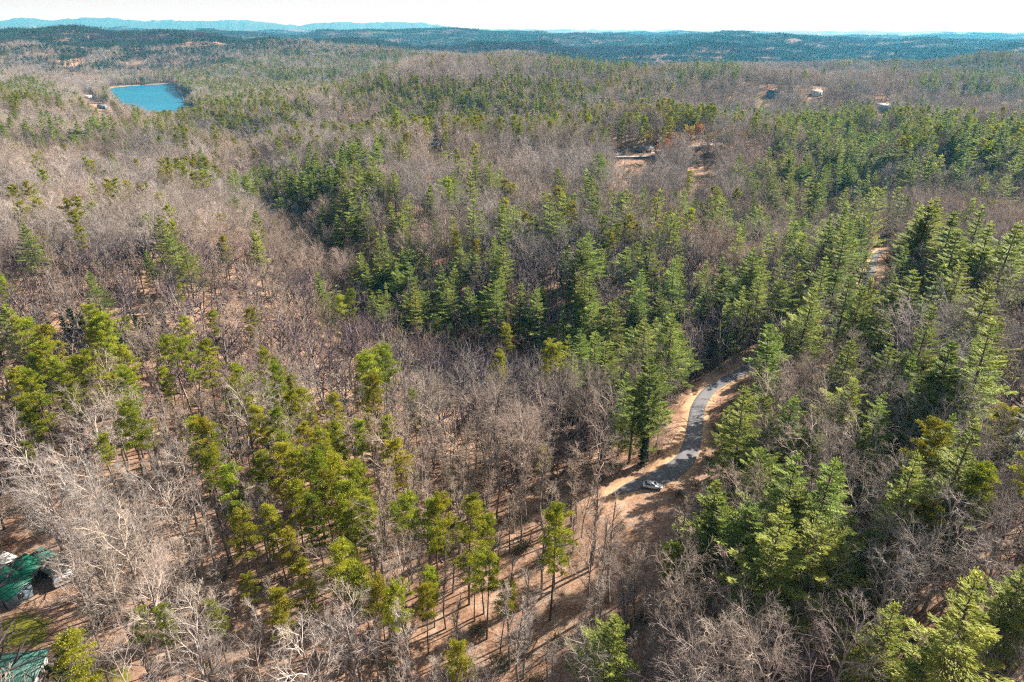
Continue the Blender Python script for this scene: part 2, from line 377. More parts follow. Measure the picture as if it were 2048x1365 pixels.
def hard_pine(seed, H, Rr, lod=0, start=0.5):
    rng = np.random.default_rng(seed); T = []; B = []; CC = []; UU = []; WW = []
    bend = rng.normal(0, .02, 2); ph0 = rng.uniform(0, 6)
    a0, am = rng.uniform(0, 6.28), rng.uniform(.1, .4)
    tp = lambda z: np.array((bend[0] * z + .25 * math.sin(z / H * 3 + ph0), bend[1] * z + .25 * math.cos(z / H * 2.6 + ph0), z))
    ntr = 9
    for i in range(ntr):
        a, b = i / ntr * H * .97, (i + 1) / ntr * H * .97
        T.append((*(tp(a) - (0, 0, 0.5 if i == 0 else 0)), *tp(b), H * 0.0105 * (1 - .85 * i / ntr), H * 0.0105 * (1 - .85 * (i + 1) / ntr)))
    nl = {0: 30, 1: 18, 2: 9}[lod]; nq = {0: 110, 1: 30, 2: 9}[lod]; cs = {0: .145, 1: .34, 2: .7}[lod]
    for k in range(nl):
        u = (k + rng.random()) / nl
        t = start + (0.97 - start) * u
        prof = math.sqrt(max(0, 1 - (u * 0.98) ** 2.6)) * (0.55 + 0.45 * min(1, u * 3))
        L = Rr * prof * rng.uniform(.55, 1.15) + .3; az = k * 2.4 + rng.normal(0, .4); L *= 1 + am * math.cos(az - a0); el = .12 + .7 * u + rng.normal(0, .15)
        d = np.array((math.cos(az) * math.cos(el), math.sin(az) * math.cos(el), math.sin(el)))
        p0 = tp(t * H); mid = p0 + d * L * .5 + rng.normal(0, .15, 3); tip = p0 + d * L
        B.append((*p0, *mid, .07, .05)); B.append((*mid, *tip, .05, .02))
        for c in range(3 if lod < 2 else 2):
            f = (1.0, .72, .48)[c]
            sd = np.array((-math.sin(az), math.cos(az), 0))
            cc = p0 + d * L * f + sd * rng.normal(0, .35 * L * (0.3 if c == 0 else .8) * .6) + (0, 0, .15)
            if c: B.append((*(p0 + d * L * f * .8), *cc, .035, .015))
            rad = rng.uniform(.75, 1.35) * (1 if c == 0 else .85)
            v = rng.normal(0, 1, (nq, 3)); v /= np.linalg.norm(v, axis=1)[:, None]; v[:, 2] = np.abs(v[:, 2]) * 1.0 - .25
            rr = rad * rng.uniform(.45, 1.05, (nq, 1))
            C = cc + v * rr * np.array((1.05, 1.05, .62))
            U = v + rng.normal(0, .35, v.shape) + np.array((0, 0, .3)); U /= np.linalg.norm(U, axis=1)[:, None]
            W = np.cross(U, rng.normal(0, 1, v.shape)); W /= np.linalg.norm(W, axis=1)[:, None]
            z = cs * rng.uniform(.7, 1.35, (nq, 1))
            CC.append(C); UU.append(U * z * 1.2); WW.append(W * z * .5)
    return T, B, np.concatenate(CC), np.concatenate(UU), np.concatenate(WW)

# prototypes: each entry = (trunk_mesh, crown_mesh, combined_mesh)
def proto_bare(seed, H, lod, wide=1.0, tm='bark', cm='twig', leaf=None, lsize=.2, lper=1):
    res = bare_tree(seed, H, lod, wide); ns = (7, 5, 4, 3, 3) if lod == 0 else (5, 4, 3, 3, 3) if lod == 1 else (4, 3, 3, 3, 3)
    rng = np.random.default_rng(seed)
    tb, cb, ab = Buf(), Buf(), Buf()
    tb.tubes(res[0], ns[0]); ab.tubes(res[0], ns[0])
    for l in range(1, 5):
        cb.tubes(res[l], ns[l]); ab.tubes(res[l], ns[l], 1)
    mats = [M[tm], M[cm]]; cmats = [M[cm]]
    if leaf:
        last = max(l for l in range(5) if res[l])
        P = tips(res, [last]); X = rand_cards(rng, P, lper, .25, lsize)
        cb.cards(*X, 1); ab.cards(*X, 2); mats.append(M[leaf]); cmats.append(M[leaf])
    return tb.mesh('tree_trunk', [M[tm]]), cb.mesh('tree_branches', cmats), ab.mesh('whole_tree', mats)

def proto_con(parts, need, lod):
    T, B, C, U, W = parts; tb, cb, ab = Buf(), Buf(), Buf()
    nt_, nb_ = (7, 4) if lod == 0 else (5, 3)
    tb.tubes(T, nt_); ab.tubes(T, nt_)
    cb.tubes(B, nb_, 0); ab.tubes(B, nb_, 0)
    cb.cards(C, U, W, 1); ab.cards(C, U, W, 1)
    return tb.mesh('pine_trunk', [M['pbark']]), cb.mesh('pine_crown', [M['pbark'], M[need]]), ab.mesh('whole_pine', [M['pbark'], M[need]])

PR = {}
PR['B0'] = [proto_bare(10 + i, H, 0, wd) for i, (H, wd) in enumerate([(22, 1.0), (24, .9), (20, 1.1), (23, .8), (18, 1.2), (21, 1.0), (25, .85)])]
PR['S0'] = [proto_bare(70 + i, H, 0, wd) for i, (H, wd) in enumerate([(22, .42), (20, .5), (24, .38), (18, .45)])]
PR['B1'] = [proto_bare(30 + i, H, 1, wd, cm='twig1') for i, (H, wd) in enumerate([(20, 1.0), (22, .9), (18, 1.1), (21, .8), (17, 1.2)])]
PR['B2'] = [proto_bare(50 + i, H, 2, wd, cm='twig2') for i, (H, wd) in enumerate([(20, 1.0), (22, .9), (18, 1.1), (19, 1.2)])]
PR['W0'] = [proto_con(white_pine(100 + i, H, r_, 0, s_), 'needW', 0) for i, (H, r_, s_) in enumerate([(27, 5.9, .2), (29, 5.4, .28), (25, 6.2, .12), (28, 4.9, .22), (26, 6.6, .25), (30, 5.6, .38), (24, 6.8, .2), (27, 4.4, .32)])]
PR['W1'] = [proto_con(white_pine(120 + i, H, r_, 1, s_), 'needW', 1) for i, (H, r_, s_) in enumerate([(27, 5.9, .2), (29, 5.4, .25), (25, 6.0, .12), (27, 4.8, .2), (24, 6.6, .25), (28, 4.2, .35)])]
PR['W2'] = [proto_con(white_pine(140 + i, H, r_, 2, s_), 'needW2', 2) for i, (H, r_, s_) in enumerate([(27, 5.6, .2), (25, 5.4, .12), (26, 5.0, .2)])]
PR['P0'] = [proto_con(hard_pine(200 + i, H, r_, 0, s_), 'needY', 0) for i, (H, r_, s_) in enumerate([(25, 3.9, .52), (27, 4.1, .45), (23, 3.5, .5), (26, 4.5, .58), (24, 4.0, .38), (26, 3.4, .42)])]
PR['P1'] = [proto_con(hard_pine(220 + i, H, r_, 1, s_), 'needY', 1) for i, (H, r_, s_) in enumerate([(25, 4.1, .5), (27, 4.3, .45), (23, 3.7, .45), (26, 4.5, .55)])]
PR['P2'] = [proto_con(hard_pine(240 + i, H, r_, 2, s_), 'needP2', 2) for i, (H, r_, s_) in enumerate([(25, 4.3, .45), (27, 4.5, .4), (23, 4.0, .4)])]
PR['D0'] = [proto_con(white_pine(160 + i, H, r_, 0, .05, 1.2), 'needD', 0) for i, (H, r_) in enumerate([(15, 3.2), (12, 2.6), (17, 3.0)])]
PR['D1'] = [proto_con(white_pine(170 + i, H, r_, 1, .05, 1.2), 'needD', 1) for i, (H, r_) in enumerate([(16, 3.4), (13, 3.0)])]
PR['O1'] = [proto_bare(300, 15, 1, 1.1, leaf='leafO', lsize=.34, lper=9), proto_bare(301, 12, 1, 1.2, leaf='leafO', lsize=.34, lper=9)]
PR['G1'] = [proto_bare(310, 15, 1, 1.2, leaf='leafG', lsize=.34, lper=9), proto_bare(311, 13, 1, 1.1, leaf='leafG', lsize=.34, lper=8)]
PR['N0'] = [proto_bare(320, 14, 0, 1.1, leaf='leafN', lsize=.13, lper=2), proto_bare(321, 12, 0, 1.0, leaf='leafN', lsize=.13, lper=2)]

def brush_mesh(seed, leafy=False):
    rng = np.random.default_rng(seed); B = Buf(); S = []; P = []
    for k in range(26):
        a = rng.uniform(0, 6.28); r0 = rng.uniform(0, 1.1); p = np.array((math.cos(a) * r0, math.sin(a) * r0, -.1))
        d = np.array((math.cos(a) * .5, math.sin(a) * .5, 1.)) + rng.normal(0, .25, 3); L = rng.uniform(.8, 3.2)
        q = p + d / np.linalg.norm(d) * L; S.append((*p, *q, .022, .012))
        for j in range(4):
            f = rng.uniform(.35, 1); c = p + (q - p) * f; e = c + (rng.normal(0, .5, 3) + (0, 0, .45)) * L * .3
            S.append((*c, *e, .015, .008)); P.append(e)
    B.tubes(S, 3)
    X = rand_cards(rng, np.array(P), 6 if leafy else 1, .25, .13 if leafy else .09); B.cards(*X, 1)
    return B.mesh('brush', [M['brush'], M['needD'] if leafy else M['brush']])
BRUSH = [brush_mesh(1), brush_mesh(2), brush_mesh(3), brush_mesh(4, True)]

def log_mesh(seed):
    rg = random.Random(seed); B = Buf(); L = rg.uniform(6, 13); S = []
    p = np.array((0, 0, .18))
    for i in range(4):
        q = p + np.array((L / 4, rg.gauss(0, .15), rg.gauss(0, .03))); S.append((*p, *q, .17 - i * .03, .14 - i * .03)); p = q
    for k in range(5):
        c = np.array((L * rg.uniform(.5, 1), 0, .2)); S.append((*c, *(c + (rg.uniform(.3, 1.5), rg.gauss(0, 1.0), rg.uniform(.2, .9))), .04, .015))
    B.tubes(S, 6); return B.mesh('fallen_log', [M['bark']])

def patch_mesh(seed, kind, size=60, n=78):
    """a piece of far forest: many crowns of simple branches or needle cards"""
    rng = np.random.default_rng(seed); B = Buf()
    for i in range(n):
        x, y = np.clip(rng.normal(0, size * .38, 2), -size * .8, size * .8); H = rng.uniform(15, 24) * (1 if kind != 'm' else .95)
        p = rng.random() < {'b': .05, 'p': .9, 'm': .33}[kind]
        B.tubes([(x, y, -3, x, y, H * .8, .22, .1)], 3, 0)
        if p:
            m_ = 34; v = rng.normal(0, 1, (m_, 3)); v /= np.linalg.norm(v, axis=1)[:, None]
            rr = rng.uniform(.5, 1, (m_, 1)); C = v * rr * np.array((2.8, 2.8, H * .28)); C[:, :2] *= (1 - .55 * np.clip(C[:, 2:3] / (H * .28), -.3, 1)); C += (x, y, H * .72)
            U = v + rng.normal(0, .4, v.shape); U /= np.linalg.norm(U, axis=1)[:, None]
            W = np.cross(U, rng.normal(0, 1, v.shape)); W /= np.linalg.norm(W, axis=1)[:, None]
            B.cards(C, U * 1.1, W * .75, 1)
        else:
            m_ = 30; th = rng.uniform(0, 6.28, m_); e = rng.uniform(.35, 1.35, m_)
            z0 = rng.uniform(.35, .8, m_) * H; L = H * .36 * rng.uniform(.5, 1.1, m_) * (1.3 - z0 / H)
            d = np.stack((np.cos(th) * np.cos(e), np.sin(th) * np.cos(e), np.sin(e)), 1)
            p0 = np.stack((np.full(m_, x), np.full(m_, y), z0), 1); p1 = p0 + d * (L * 1.3)[:, None]
            W = np.cross(d, rng.normal(0, 1, d.shape)); W /= np.linalg.norm(W, axis=1)[:, None]
            B.cards((p0 + p1) / 2, (p1 - p0) / 2, W * .22, 0)
            tt = rng.uniform(.4, 1, (m_, 1)); C2 = p0 + (p1 - p0) * tt; d2 = d + rng.normal(0, .7, d.shape); d2 /= np.linalg.norm(d2, axis=1)[:, None]
            B.cards(C2, d2 * 1.0, W * .16, 0)
    return B.mesh('woods', [M['farW'], M['farP']])

# ------------------------------------------------------------------ tagging
def tag(o, label=None, cat=None, group=None, kind=None):
    if label: o['label'] = label
    if cat: o['category'] = cat
    if group: o['group'] = group
    if kind: o['kind'] = kind
    return o

def link(name, me, parent=None, loc=None, rot=None, scale=None):
    o = bpy.data.objects.new(name, me); COL.objects.link(o)
    if parent is not None: o.parent = parent
    if loc is not None: o.location = loc
    if rot is not None: o.rotation_euler = rot
    if scale is not None: o.scale = scale
    return o

PCOL = {}
def scatter(name, label, pos, rotz, scl, idx, meshes, tilt=0.0):
    """one 'stuff' object: a cloud of points instancing the given meshes"""
    if len(pos) == 0: return
    me = bpy.data.meshes.new(name); me.vertices.add(len(pos)); me.vertices.foreach_set('co', np.asarray(pos, np.float32).ravel())
    rng = np.random.default_rng(len(pos))
    a = me.attributes.new('rot', 'FLOAT_VECTOR', 'POINT')
    rv = np.stack((rng.normal(0, tilt, len(pos)), rng.normal(0, tilt, len(pos)), rotz), 1).astype(np.float32); a.data.foreach_set('vector', rv.ravel())
    a = me.attributes.new('scl', 'FLOAT_VECTOR', 'POINT'); a.data.foreach_set('vector', np.asarray(scl, np.float32).ravel())
    a = me.attributes.new('pick', 'INT', 'POINT'); a.data.foreach_set('value', np.asarray(idx, np.int32))
    o = link(name, me)
    ng = bpy.data.node_groups.new('scatter', 'GeometryNodeTree')
    ng.interface.new_socket('Geometry', in_out='INPUT', socket_type='NodeSocketGeometry'); ng.interface.new_socket('Geometry', in_out='OUTPUT', socket_type='NodeSocketGeometry')
    N = ng.nodes; L = ng.links; gi = N.new('NodeGroupInput'); go = N.new('NodeGroupOutput')
    ip = N.new('GeometryNodeInstanceOnPoints'); gg = N.new('GeometryNodeGeometryToInstance')
    for m_ in reversed(meshes):
        if m_.name not in PCOL: PCOL[m_.name] = bpy.data.objects.new('tree_model', m_)
        oi = N.new('GeometryNodeObjectInfo'); oi.inputs[0].default_value = PCOL[m_.name]; oi.inputs['As Instance'].default_value = True
        L.new(oi.outputs['Geometry'], gg.inputs[0])
    def attr(nm, ty):
        x = N.new('GeometryNodeInputNamedAttribute'); x.data_type = ty; x.inputs[0].default_value = nm; return x.outputs[0]
    # one instance list in order: join keeps link order reversed, the pick is modulo anyway
    L.new(gi.outputs[0], ip.inputs['Points'])
    jn = N.new('GeometryNodeJoinGeometry')
    for l in list(gg.inputs[0].links): L.new(l.from_socket, jn.inputs[0])
    N.remove(gg)
    L.new(jn.outputs[0], ip.inputs['Instance']); ip.inputs['Pick Instance'].default_value = True
    L.new(attr('pick', 'INT'), ip.inputs['Instance Index']); L.new(attr('rot', 'FLOAT_VECTOR'), ip.inputs['Rotation']); L.new(attr('scl', 'FLOAT_VECTOR'), ip.inputs['Scale'])
    L.new(ip.outputs[0], go.inputs[0])
    md = o.modifiers.new('scatter', 'NODES'); md.node_group = ng
    tag(o, label, name.replace('_', ' '), None, 'stuff')
    return o
# ------------------------------------------------------------------ ground sheet
def th_grid():
    fine = np.radians(np.arange(-48, 48.01, 0.45)); rest = np.radians(np.arange(54, 306.01, 6))
    return np.concatenate((fine, rest))
TH = th_grid(); RD = np.concatenate(([1.0, 15, 30, 45], np.exp(np.arange(math.log(60), math.log(26000), 0.0125))))
def grid_mesh(name):
    TT, RR = np.meshgrid(TH, RD, indexing='ij'); X = RR * np.sin(TT); Y = RR * np.cos(TT); Z = h(X, Y)
    nT, nR = X.shape; V = np.stack((X, Y, Z), -1).reshape(-1, 3)
    i = np.arange(nT)[:, None]; j = np.arange(nR - 1)[None]; i2 = (i + 1) % nT
    F = np.stack((i * nR + j, i2 * nR + j, i2 * nR + j + 1, i * nR + j + 1) if False else (i * nR + j, i * nR + j + 1, i2 * nR + j + 1, i2 * nR + j), -1).reshape(-1, 4)
    b = Buf(); b.add(V, F)
    return b, V
gb, GV = grid_mesh('ground')

def poly_px(P, z=None): return [hit(*p) if z is None else flat(*p, z) for p in P]
GRASS = [[(0, 1240), (60, 1225), (100, 1240), (90, 1290), (0, 1300)], [(100, 1340), (260, 1330), (260, 1364), (100, 1364)], [(838, 300), (905, 298), (905, 309), (838, 311)], [(1505, 193), (1550, 191), (1552, 197), (1505, 197)]]
CLAY = [[(1365, 337), (1410, 327), (1450, 323), (1452, 328), (1420, 338), (1370, 343)], [(1350, 280), (1500, 284), (1500, 292), (1350, 290)], [(118, 126), (165, 125), (166, 130), (120, 131)], [(1560, 203), (1640, 196), (1640, 199), (1565, 207)],
        [(1000, 335), (1180, 315), (1210, 322), (1010, 350)], [(175, 200), (192, 205), (212, 222), (196, 215)], [(255, 108), (292, 106), (292, 112), (255, 114)], [(1160, 318), (1300, 316), (1400, 305), (1400, 318), (1250, 330), (1160, 326)], [(480, 330), (520, 300), (525, 340), (490, 352)]]
me = gb.mesh('ground', [])
gr = link('ground', me); tag(gr, 'leaf covered forest floor running to the horizon', None, None, 'structure')
att = me.attributes.new('cover', 'FLOAT_COLOR', 'POINT')
cv = np.zeros((len(GV), 4), np.float32); cv[:, 3] = 1
for P in GRASS: cv[in_poly(GV[:, 0], GV[:, 1], poly_px(P)), 0] = 1
for P in CLAY: cv[in_poly(GV[:, 0], GV[:, 1], poly_px(P)), 1] = 1
dr, tr_ = pl_dist(GV[:, 0], GV[:, 1], RW)
cv[:, 2] = 1 - smooth(2.4, 4.0, dr + 1.6 * vn(GV[:, 0] / 4, GV[:, 1] / 4, 9))
BANK = poly_px([(1440, 754), (1402, 772), (1376, 800), (1364, 850), (1354, 893), (1315, 922), (1300, 945), (1340, 945), (1378, 915), (1392, 860), (1402, 810)])
cv[in_poly(GV[:, 0] + 1.5 * vn(GV[:, 0] / 3, GV[:, 1] / 3, 91), GV[:, 1] + 1.5 * vn(GV[:, 0] / 3, GV[:, 1] / 3, 92), BANK), 2] = 1
att.data.foreach_set('color', cv.ravel())

def ground_mat():
    m = bpy.data.materials.new('forest_floor'); m.use_nodes = True; t = m.node_tree; N = t.nodes; L = t.links; b = N['Principled BSDF']
    b.inputs['Roughness'].default_value = .95; b.inputs['Specular IOR Level'].default_value = .1
    tc = N.new('ShaderNodeTexCoord')
    def noise(s, d=4, r=.6):
        n = N.new('ShaderNodeTexNoise'); n.inputs['Scale'].default_value = s; n.inputs['Detail'].default_value = d; n.inputs['Roughness'].default_value = r
        L.new(tc.outputs['Object'], n.inputs['Vector']); return n.outputs[0]
    def mr(x, a, b_, c=0, d=1):
        n = N.new('ShaderNodeMapRange'); 
        for k_, v in zip((1, 2, 3, 4), (a, b_, c, d)): n.inputs[k_].default_value = v
        L.new(x, n.inputs[0]); return n.outputs[0]
    def mix(f, a, b_):
        n = N.new('ShaderNodeMix'); n.data_type = 'RGBA'; L.new(f, n.inputs[0]) if not isinstance(f, float) else None
        for k_, v in ((6, a), (7, b_)):
            if isinstance(v, tuple): n.inputs[k_].default_value = (*v, 1)
            else: L.new(v, n.inputs[k_])
        return n.outputs[2]
    c = mix(mr(noise(1.6, 6, .85), .42, .58), (.47, .29, .185), (.19, .11, .07))
    c = mix(mr(noise(.35, 4), .45, .68), c, (.45, .33, .24))
    c = mix(mr(noise(.09, 3), .5, .72), c, (.24, .13, .075))
    c = mix(mr(noise(6, 4, .85), .50, .66), c, (.12, .065, .04))
    at_ = N.new('ShaderNodeAttribute'); at_.attribute_name = 'cover'; sp = N.new('ShaderNodeSeparateColor'); L.new(at_.outputs['Color'], sp.inputs[0])
    c = mix(sp.outputs[0], c, mix(mr(noise(1.5), .4, .6), (.20, .185, .02), (.12, .125, .025)))
    c = mix(sp.outputs[1], c, mix(mr(noise(.5), .4, .6), (.46, .31, .22), (.36, .21, .14)))
    c = mix(sp.outputs[2], c, mix(mr(noise(1.1, 5, .75), .4, .62), (.50, .35, .22), (.42, .24, .11)))
    # distance from the drone's hill: lowland beyond is pine and bare woods seen as a carpet
    geo = N.new('ShaderNodeNewGeometry'); ln = N.new('ShaderNodeVectorMath'); ln.operation = 'LENGTH'; L.new(geo.outputs['Position'], ln.inputs[0])
    f = mr(ln.outputs['Value'], 2600, 5500)
    farc = mix(mr(noise(.0016, 5, .6), .40, .52), (.030, .048, .022), (.12, .088, .085))
    farc = mix(mr(noise(.0045, 4, .6), .64, .70), farc, (.15, .13, .09))
    c = mix(f, c, farc)
    L.new(c, b.inputs['Base Color'])
    bp = N.new('ShaderNodeBump'); bp.inputs['Strength'].default_value = .6; bp.inputs['Distance'].default_value = .15; L.new(noise(3.5, 4, .7), bp.inputs['Height']); L.new(bp.outputs[0], b.inputs['Normal'])
    return m
me.materials.append(ground_mat())

# ------------------------------------------------------------------ roads
M['asphalt'] = mat('asphalt', (.17, .165, .17), (.14, .135, .14), .25, .9, bump=.05)
M['gravel'] = mat('pale_gravel', (.42, .37, .33), (.32, .26, .22), 1.2, .95)
def ribbon(name, W_, Z_, wid, m_, lift, kerbs=0.0):
    W_ = np.asarray(W_); T = np.gradient(W_, axis=0); T /= np.linalg.norm(T, axis=1)[:, None] + 1e-9; Nn = np.stack((-T[:, 1], T[:, 0]), 1)
    rows = []
    offs = [(-1, -.12), (-.96, 0), (-.5, .03), (0, .05), (.5, .03), (.96, 0), (1, -.12)]
    for o_, dz in offs: rows.append(np.column_stack((W_ + Nn * (o_ * wid)[:, None], Z_ + lift + dz)))
    V = np.stack(rows, 1).reshape(-1, 3); n = len(W_); k_ = len(offs)
    i = np.arange(n - 1)[:, None]; j = np.arange(k_ - 1)[None]
    F = np.stack((i * k_ + j, (i + 1) * k_ + j, (i + 1) * k_ + j + 1, i * k_ + j + 1), -1).reshape(-1, 4)
    b = Buf(); b.add(V, F); return link(name, b.mesh(name, [m_]))
wid = np.interp(np.arange(len(RW)), [0, 5, 12, 22, 40, len(RW)], [.3, 1.8, 3.0, 2.3, 1.9, 1.5])
o = ribbon('paved_road', RW, rz, wid, M['asphalt'], .16); tag(o, 'narrow grey paved road winding up through the pines', None, None, 'structure')
o = ribbon('gravel_road', RW2, rz2, np.full(len(RW2), 3.2), M['gravel'], .25); tag(o, 'pale road along the ridge past the house clearing', None, None, 'structure')

# ------------------------------------------------------------------ lake and creek
def water_mat(name, col, rough=.25):
    m = mat(name, col, [c * .85 for c in col], .01, rough, bump=.35, bscale=.25, spec=.5); return m
M['lake'] = water_mat('lake_water', (.0, .15, .23), .35)
b = Buf()
lp = [(LAKE[i][0], LAKE[i][1]) for i in range(len(LAKE))]
cx_, cy_ = np.mean(lp, 0); n = len(lp)
ring = [(cx_ + (x - cx_) * 1.02, cy_ + (y - cy_) * 1.02) for x, y in lp]
V = [(cx_, cy_, LAKE_Z)] + [(x, y, LAKE_Z) for x, y in ring]
# strips of quads from the centre out
b.add(V, [(0, 1 + i, 1 + (i + 1) % n, 0)[:3] for i in range(n)])
o = link('lake_water', b.mesh('lake_water', [M['lake']])); tag(o, 'turquoise blue cove of a lake between wooded shores', None, None, 'structure')
CRPX = [(1395, 708), (1402, 718), (1412, 724), (1422, 728), (1436, 726)]
CR = smooth_line([hit(*p) for p in CRPX], 4)
M['foam'] = mat('white_water', (.75, .78, .78), (.35, .38, .36), 1.2, .4)
o = ribbon('creek_water', CR, h(CR[:, 0], CR[:, 1]), np.full(len(CR), 1.5), M['foam'], .35); tag(o, 'white rushing creek glimpsed among the trees beside the road', None, None, 'structure')

# ------------------------------------------------------------------ mountains on the left horizon
PX = [-250, 0, 35, 70, 105, 140, 175, 215, 250, 290, 330, 370, 410, 450, 500, 540, 570, 600, 640, 690, 720, 770, 810, 850, 900, 960]
PY = [44, 43, 36, 37, 41, 38, 35, 36, 40, 42, 40, 43, 42, 40, 41, 46, 50, 51, 47, 43, 46, 45, 44, 47, 53, 62]
MD = 16500.0
b = Buf(); xs = np.linspace(-250, 960, 300); ys = np.interp(xs, PX, PY)
rows = []; rngm = np.random.default_rng(5)
crest = np.array([(lambda d: (d[0] / d[1] * MD, CZ + d[2] / d[1] * MD))(ray(x, y)) for x, y in zip(xs, ys)])
crest[:, 1] += 28 * vn(xs / 9, xs * 0, 3) + 13 * vn(xs / 3, xs * 0, 4)
for k_, (dy, f) in enumerate([(-3200, -.02), (-2600, .12), (-2100, .30), (-1500, .42), (-900, .68), (-400, .86), (0, 1), (600, .8), (1400, .3), (2200, -.05)]):
    z = crest[:, 1] * f + (0 if f in (1,) else 60 * vn(xs / 14 + k_ * 3, xs * 0 + k_, 7) * (0 < f))
    rows.append(np.stack((crest[:, 0] * (MD + dy) / MD, np.full(len(xs), MD + dy), z if f > 0 else z * 0 - 60), 1))
V = np.stack(rows, 1).reshape(-1, 3); k_ = len(rows); i = np.arange(len(xs) - 1)[:, None]; j = np.arange(k_ - 1)[None]
b.add(V, np.stack((i * k_ + j, (i + 1) * k_ + j, (i + 1) * k_ + j + 1, i * k_ + j + 1), -1).reshape(-1, 4))
M['mtn'] = mat('mountain_woods', (.015, .035, .035), (.03, .05, .04), .002, .9)
o = link('mountains', b.mesh('mountains', [M['mtn']])); tag(o, 'low blue mountain range along the left horizon', None, None, 'structure')

# ------------------------------------------------------------------ species map (photo coordinates of crowns)
WREG = [(900, 600, 240, 95, .36), (1190, 600, 150, 70, .36), (1230, 730, 120, 75, .7), (670, 385, 120, 75, .75), (730, 470, 90, 50, .3), (1400, 540, 190, 120, .24), (1650, 470, 190, 150, .32),
        (1880, 330, 230, 80, .38), (1630, 330, 110, 80, .55), (1840, 580, 150, 80, .38), (1600, 880, 270, 160, .42), (1550, 1090, 200, 130, .6), (1900, 1270, 150, 130, .3), (1040, 470, 380, 90, .16), (1900, 950, 180, 220, .26), (1850, 1250, 300, 160, .10),
        (1750, 780, 300, 120, .28), (500, 390, 40, 30, .4), (1160, 370, 60, 60, .35), (1420, 620, 160, 60, .35), (1700, 600, 120, 100, .30), (1180, 140, 120, 22, .4), (1400, 150, 90, 22, .4), (1950, 170, 130, 25, .4)]
PREG = [(150, 740, 130, 95, .5), (40, 810, 90, 60, .35), (340, 720, 50, 40, .15), (560, 830, 90, 80, .45), (745, 780, 40, 70, .2), (450, 800, 50, 60, .15), (610, 950, 230, 90, .62), (720, 1010, 200, 70, .35), (460, 930, 120, 80, .4), (800, 1190, 120, 70, .15), (560, 1130, 120, 90, .06), (560, 1240, 110, 50, .25),
        (200, 880, 180, 70, .25), (1110, 1060, 60, 40, .2), (880, 1060, 140, 90, .3), (1000, 1180, 120, 80, .2), (650, 1180, 200, 80, .25), (160, 1320, 100, 50, .3), (1950, 1000, 90, 90, .3),
        (1120, 255, 330, 38, .8), (850, 250, 120, 30, .6), (830, 290, 150, 40, .4), (950, 330, 120, 25, .5), (420, 300, 110, 45, .4), (260, 250, 180, 40, .28), (950, 195, 300, 32, .85), (560, 160, 250, 42, .85), (470, 235, 170, 34, 1.0), (50, 195, 70, 32, 1.0), (120, 215, 120, 20, .4), (1640, 240, 220, 24, .7),
        (1900, 300, 220, 30, .35), (220, 460, 220, 70, .10), (80, 370, 160, 60, .12), (380, 370, 60, 30, .4), (1230, 430, 250, 90, .10), (1150, 260, 200, 30, .2), (1250, 190, 120, 20, .5), (700, 210, 200, 30, .2), (630, 290, 150, 30, .25), (1350, 270, 200, 30, .25), (550, 270, 80, 25, .3), (1700, 270, 300, 30, .3), (1850, 130, 200, 20, .3)]
DREG = [(190, 650, 110, 26, .8), (300, 630, 60, 16, .4), (1150, 500, 120, 60, .10), (1550, 900, 260, 140, .10), (1350, 640, 120, 60, .15), (950, 560, 200, 60, .06), (1600, 400, 250, 120, .12), (1900, 880, 160, 160, .12), (330, 1290, 60, 30, .25), (1290, 860, 60, 40, .12), (1550, 1300, 300, 80, .06)]
NREG = [(900, 1140, 400, 160, .03), (1250, 880, 200, 80, .05), (1300, 460, 250, 90, .08), (800, 620, 120, 50, .12), (1700, 850, 300, 120, .05)]
def dens(regs, px, py):
    o_ = np.zeros(len(px))
    for cx, cy, rx, ry, w_ in regs:
        q = ((px - cx) / rx) ** 2 + ((py - cy) / ry) ** 2
        o_ = np.maximum(o_, w_ * (1 - smooth(.55, 1.25, q)))
    return o_

AVOID = [([(1378, 790), (1440, 750), (1490, 733), (1496, 752), (1452, 784), (1425, 815), (1405, 850), (1392, 900), (1372, 955), (1300, 955), (1302, 935), (1345, 905), (1362, 850)], 'open'),
         ([(1278, 954), (1336, 954), (1336, 988), (1278, 988)], 'open'),
         ([(1655, 630), (1692, 600), (1702, 612), (1690, 632), (1640, 668), (1622, 662)], 'all'), ([(1722, 556), (1745, 515), (1772, 498), (1800, 490), (1800, 505), (1770, 520), (1750, 545), (1742, 560)], 'all'),
         ([(0, 1110), (95, 1108), (140, 1150), (120, 1180), (70, 1210), (0, 1210)], 'all'), ([(0, 1300), (90, 1300), (90, 1364), (0, 1364)], 'con'), ([(0, 1235), (80, 1225), (90, 1290), (0, 1300)], 'all'),
         ([(1225, 308), (1318, 306), (1318, 318), (1225, 318)], 'all'), ([(1000, 325), (1180, 310), (1180, 322), (1010, 348)], 'con'), ([(1375, 330), (1440, 324), (1440, 332), (1375, 340)], 'all'), ([(1340, 282), (1500, 282), (1500, 294), (1340, 294)], 'con'),
         ([(860, 286), (886, 286), (886, 303), (860, 303)], 'all'), ([(222, 166), (358, 164), (390, 195), (390, 206), (345, 222), (290, 220), (252, 192), (212, 182)], 'lake'), ([(166, 190), (192, 190), (192, 203), (166, 203)], 'all'), ([(192, 208), (225, 211), (225, 224), (192, 222)], 'all'),
         ([(1534, 178), (1556, 178), (1550, 195), (1515, 197)], 'all'), ([(1618, 184), (1645, 184), (1645, 192), (1618, 192)], 'all'), ([(1754, 210), (1780, 210), (1780, 222), (1754, 222)], 'all'), ([(1405, 715), (1425, 715), (1425, 728), (1405, 728)], 'all'), ([(150, 92), (172, 90), (172, 102), (150, 102)], 'all'), ([(250, 100), (292, 98), (292, 114), (250, 114)], 'all'), ([(118, 122), (168, 122), (168, 132), (118, 132)], 'all')]

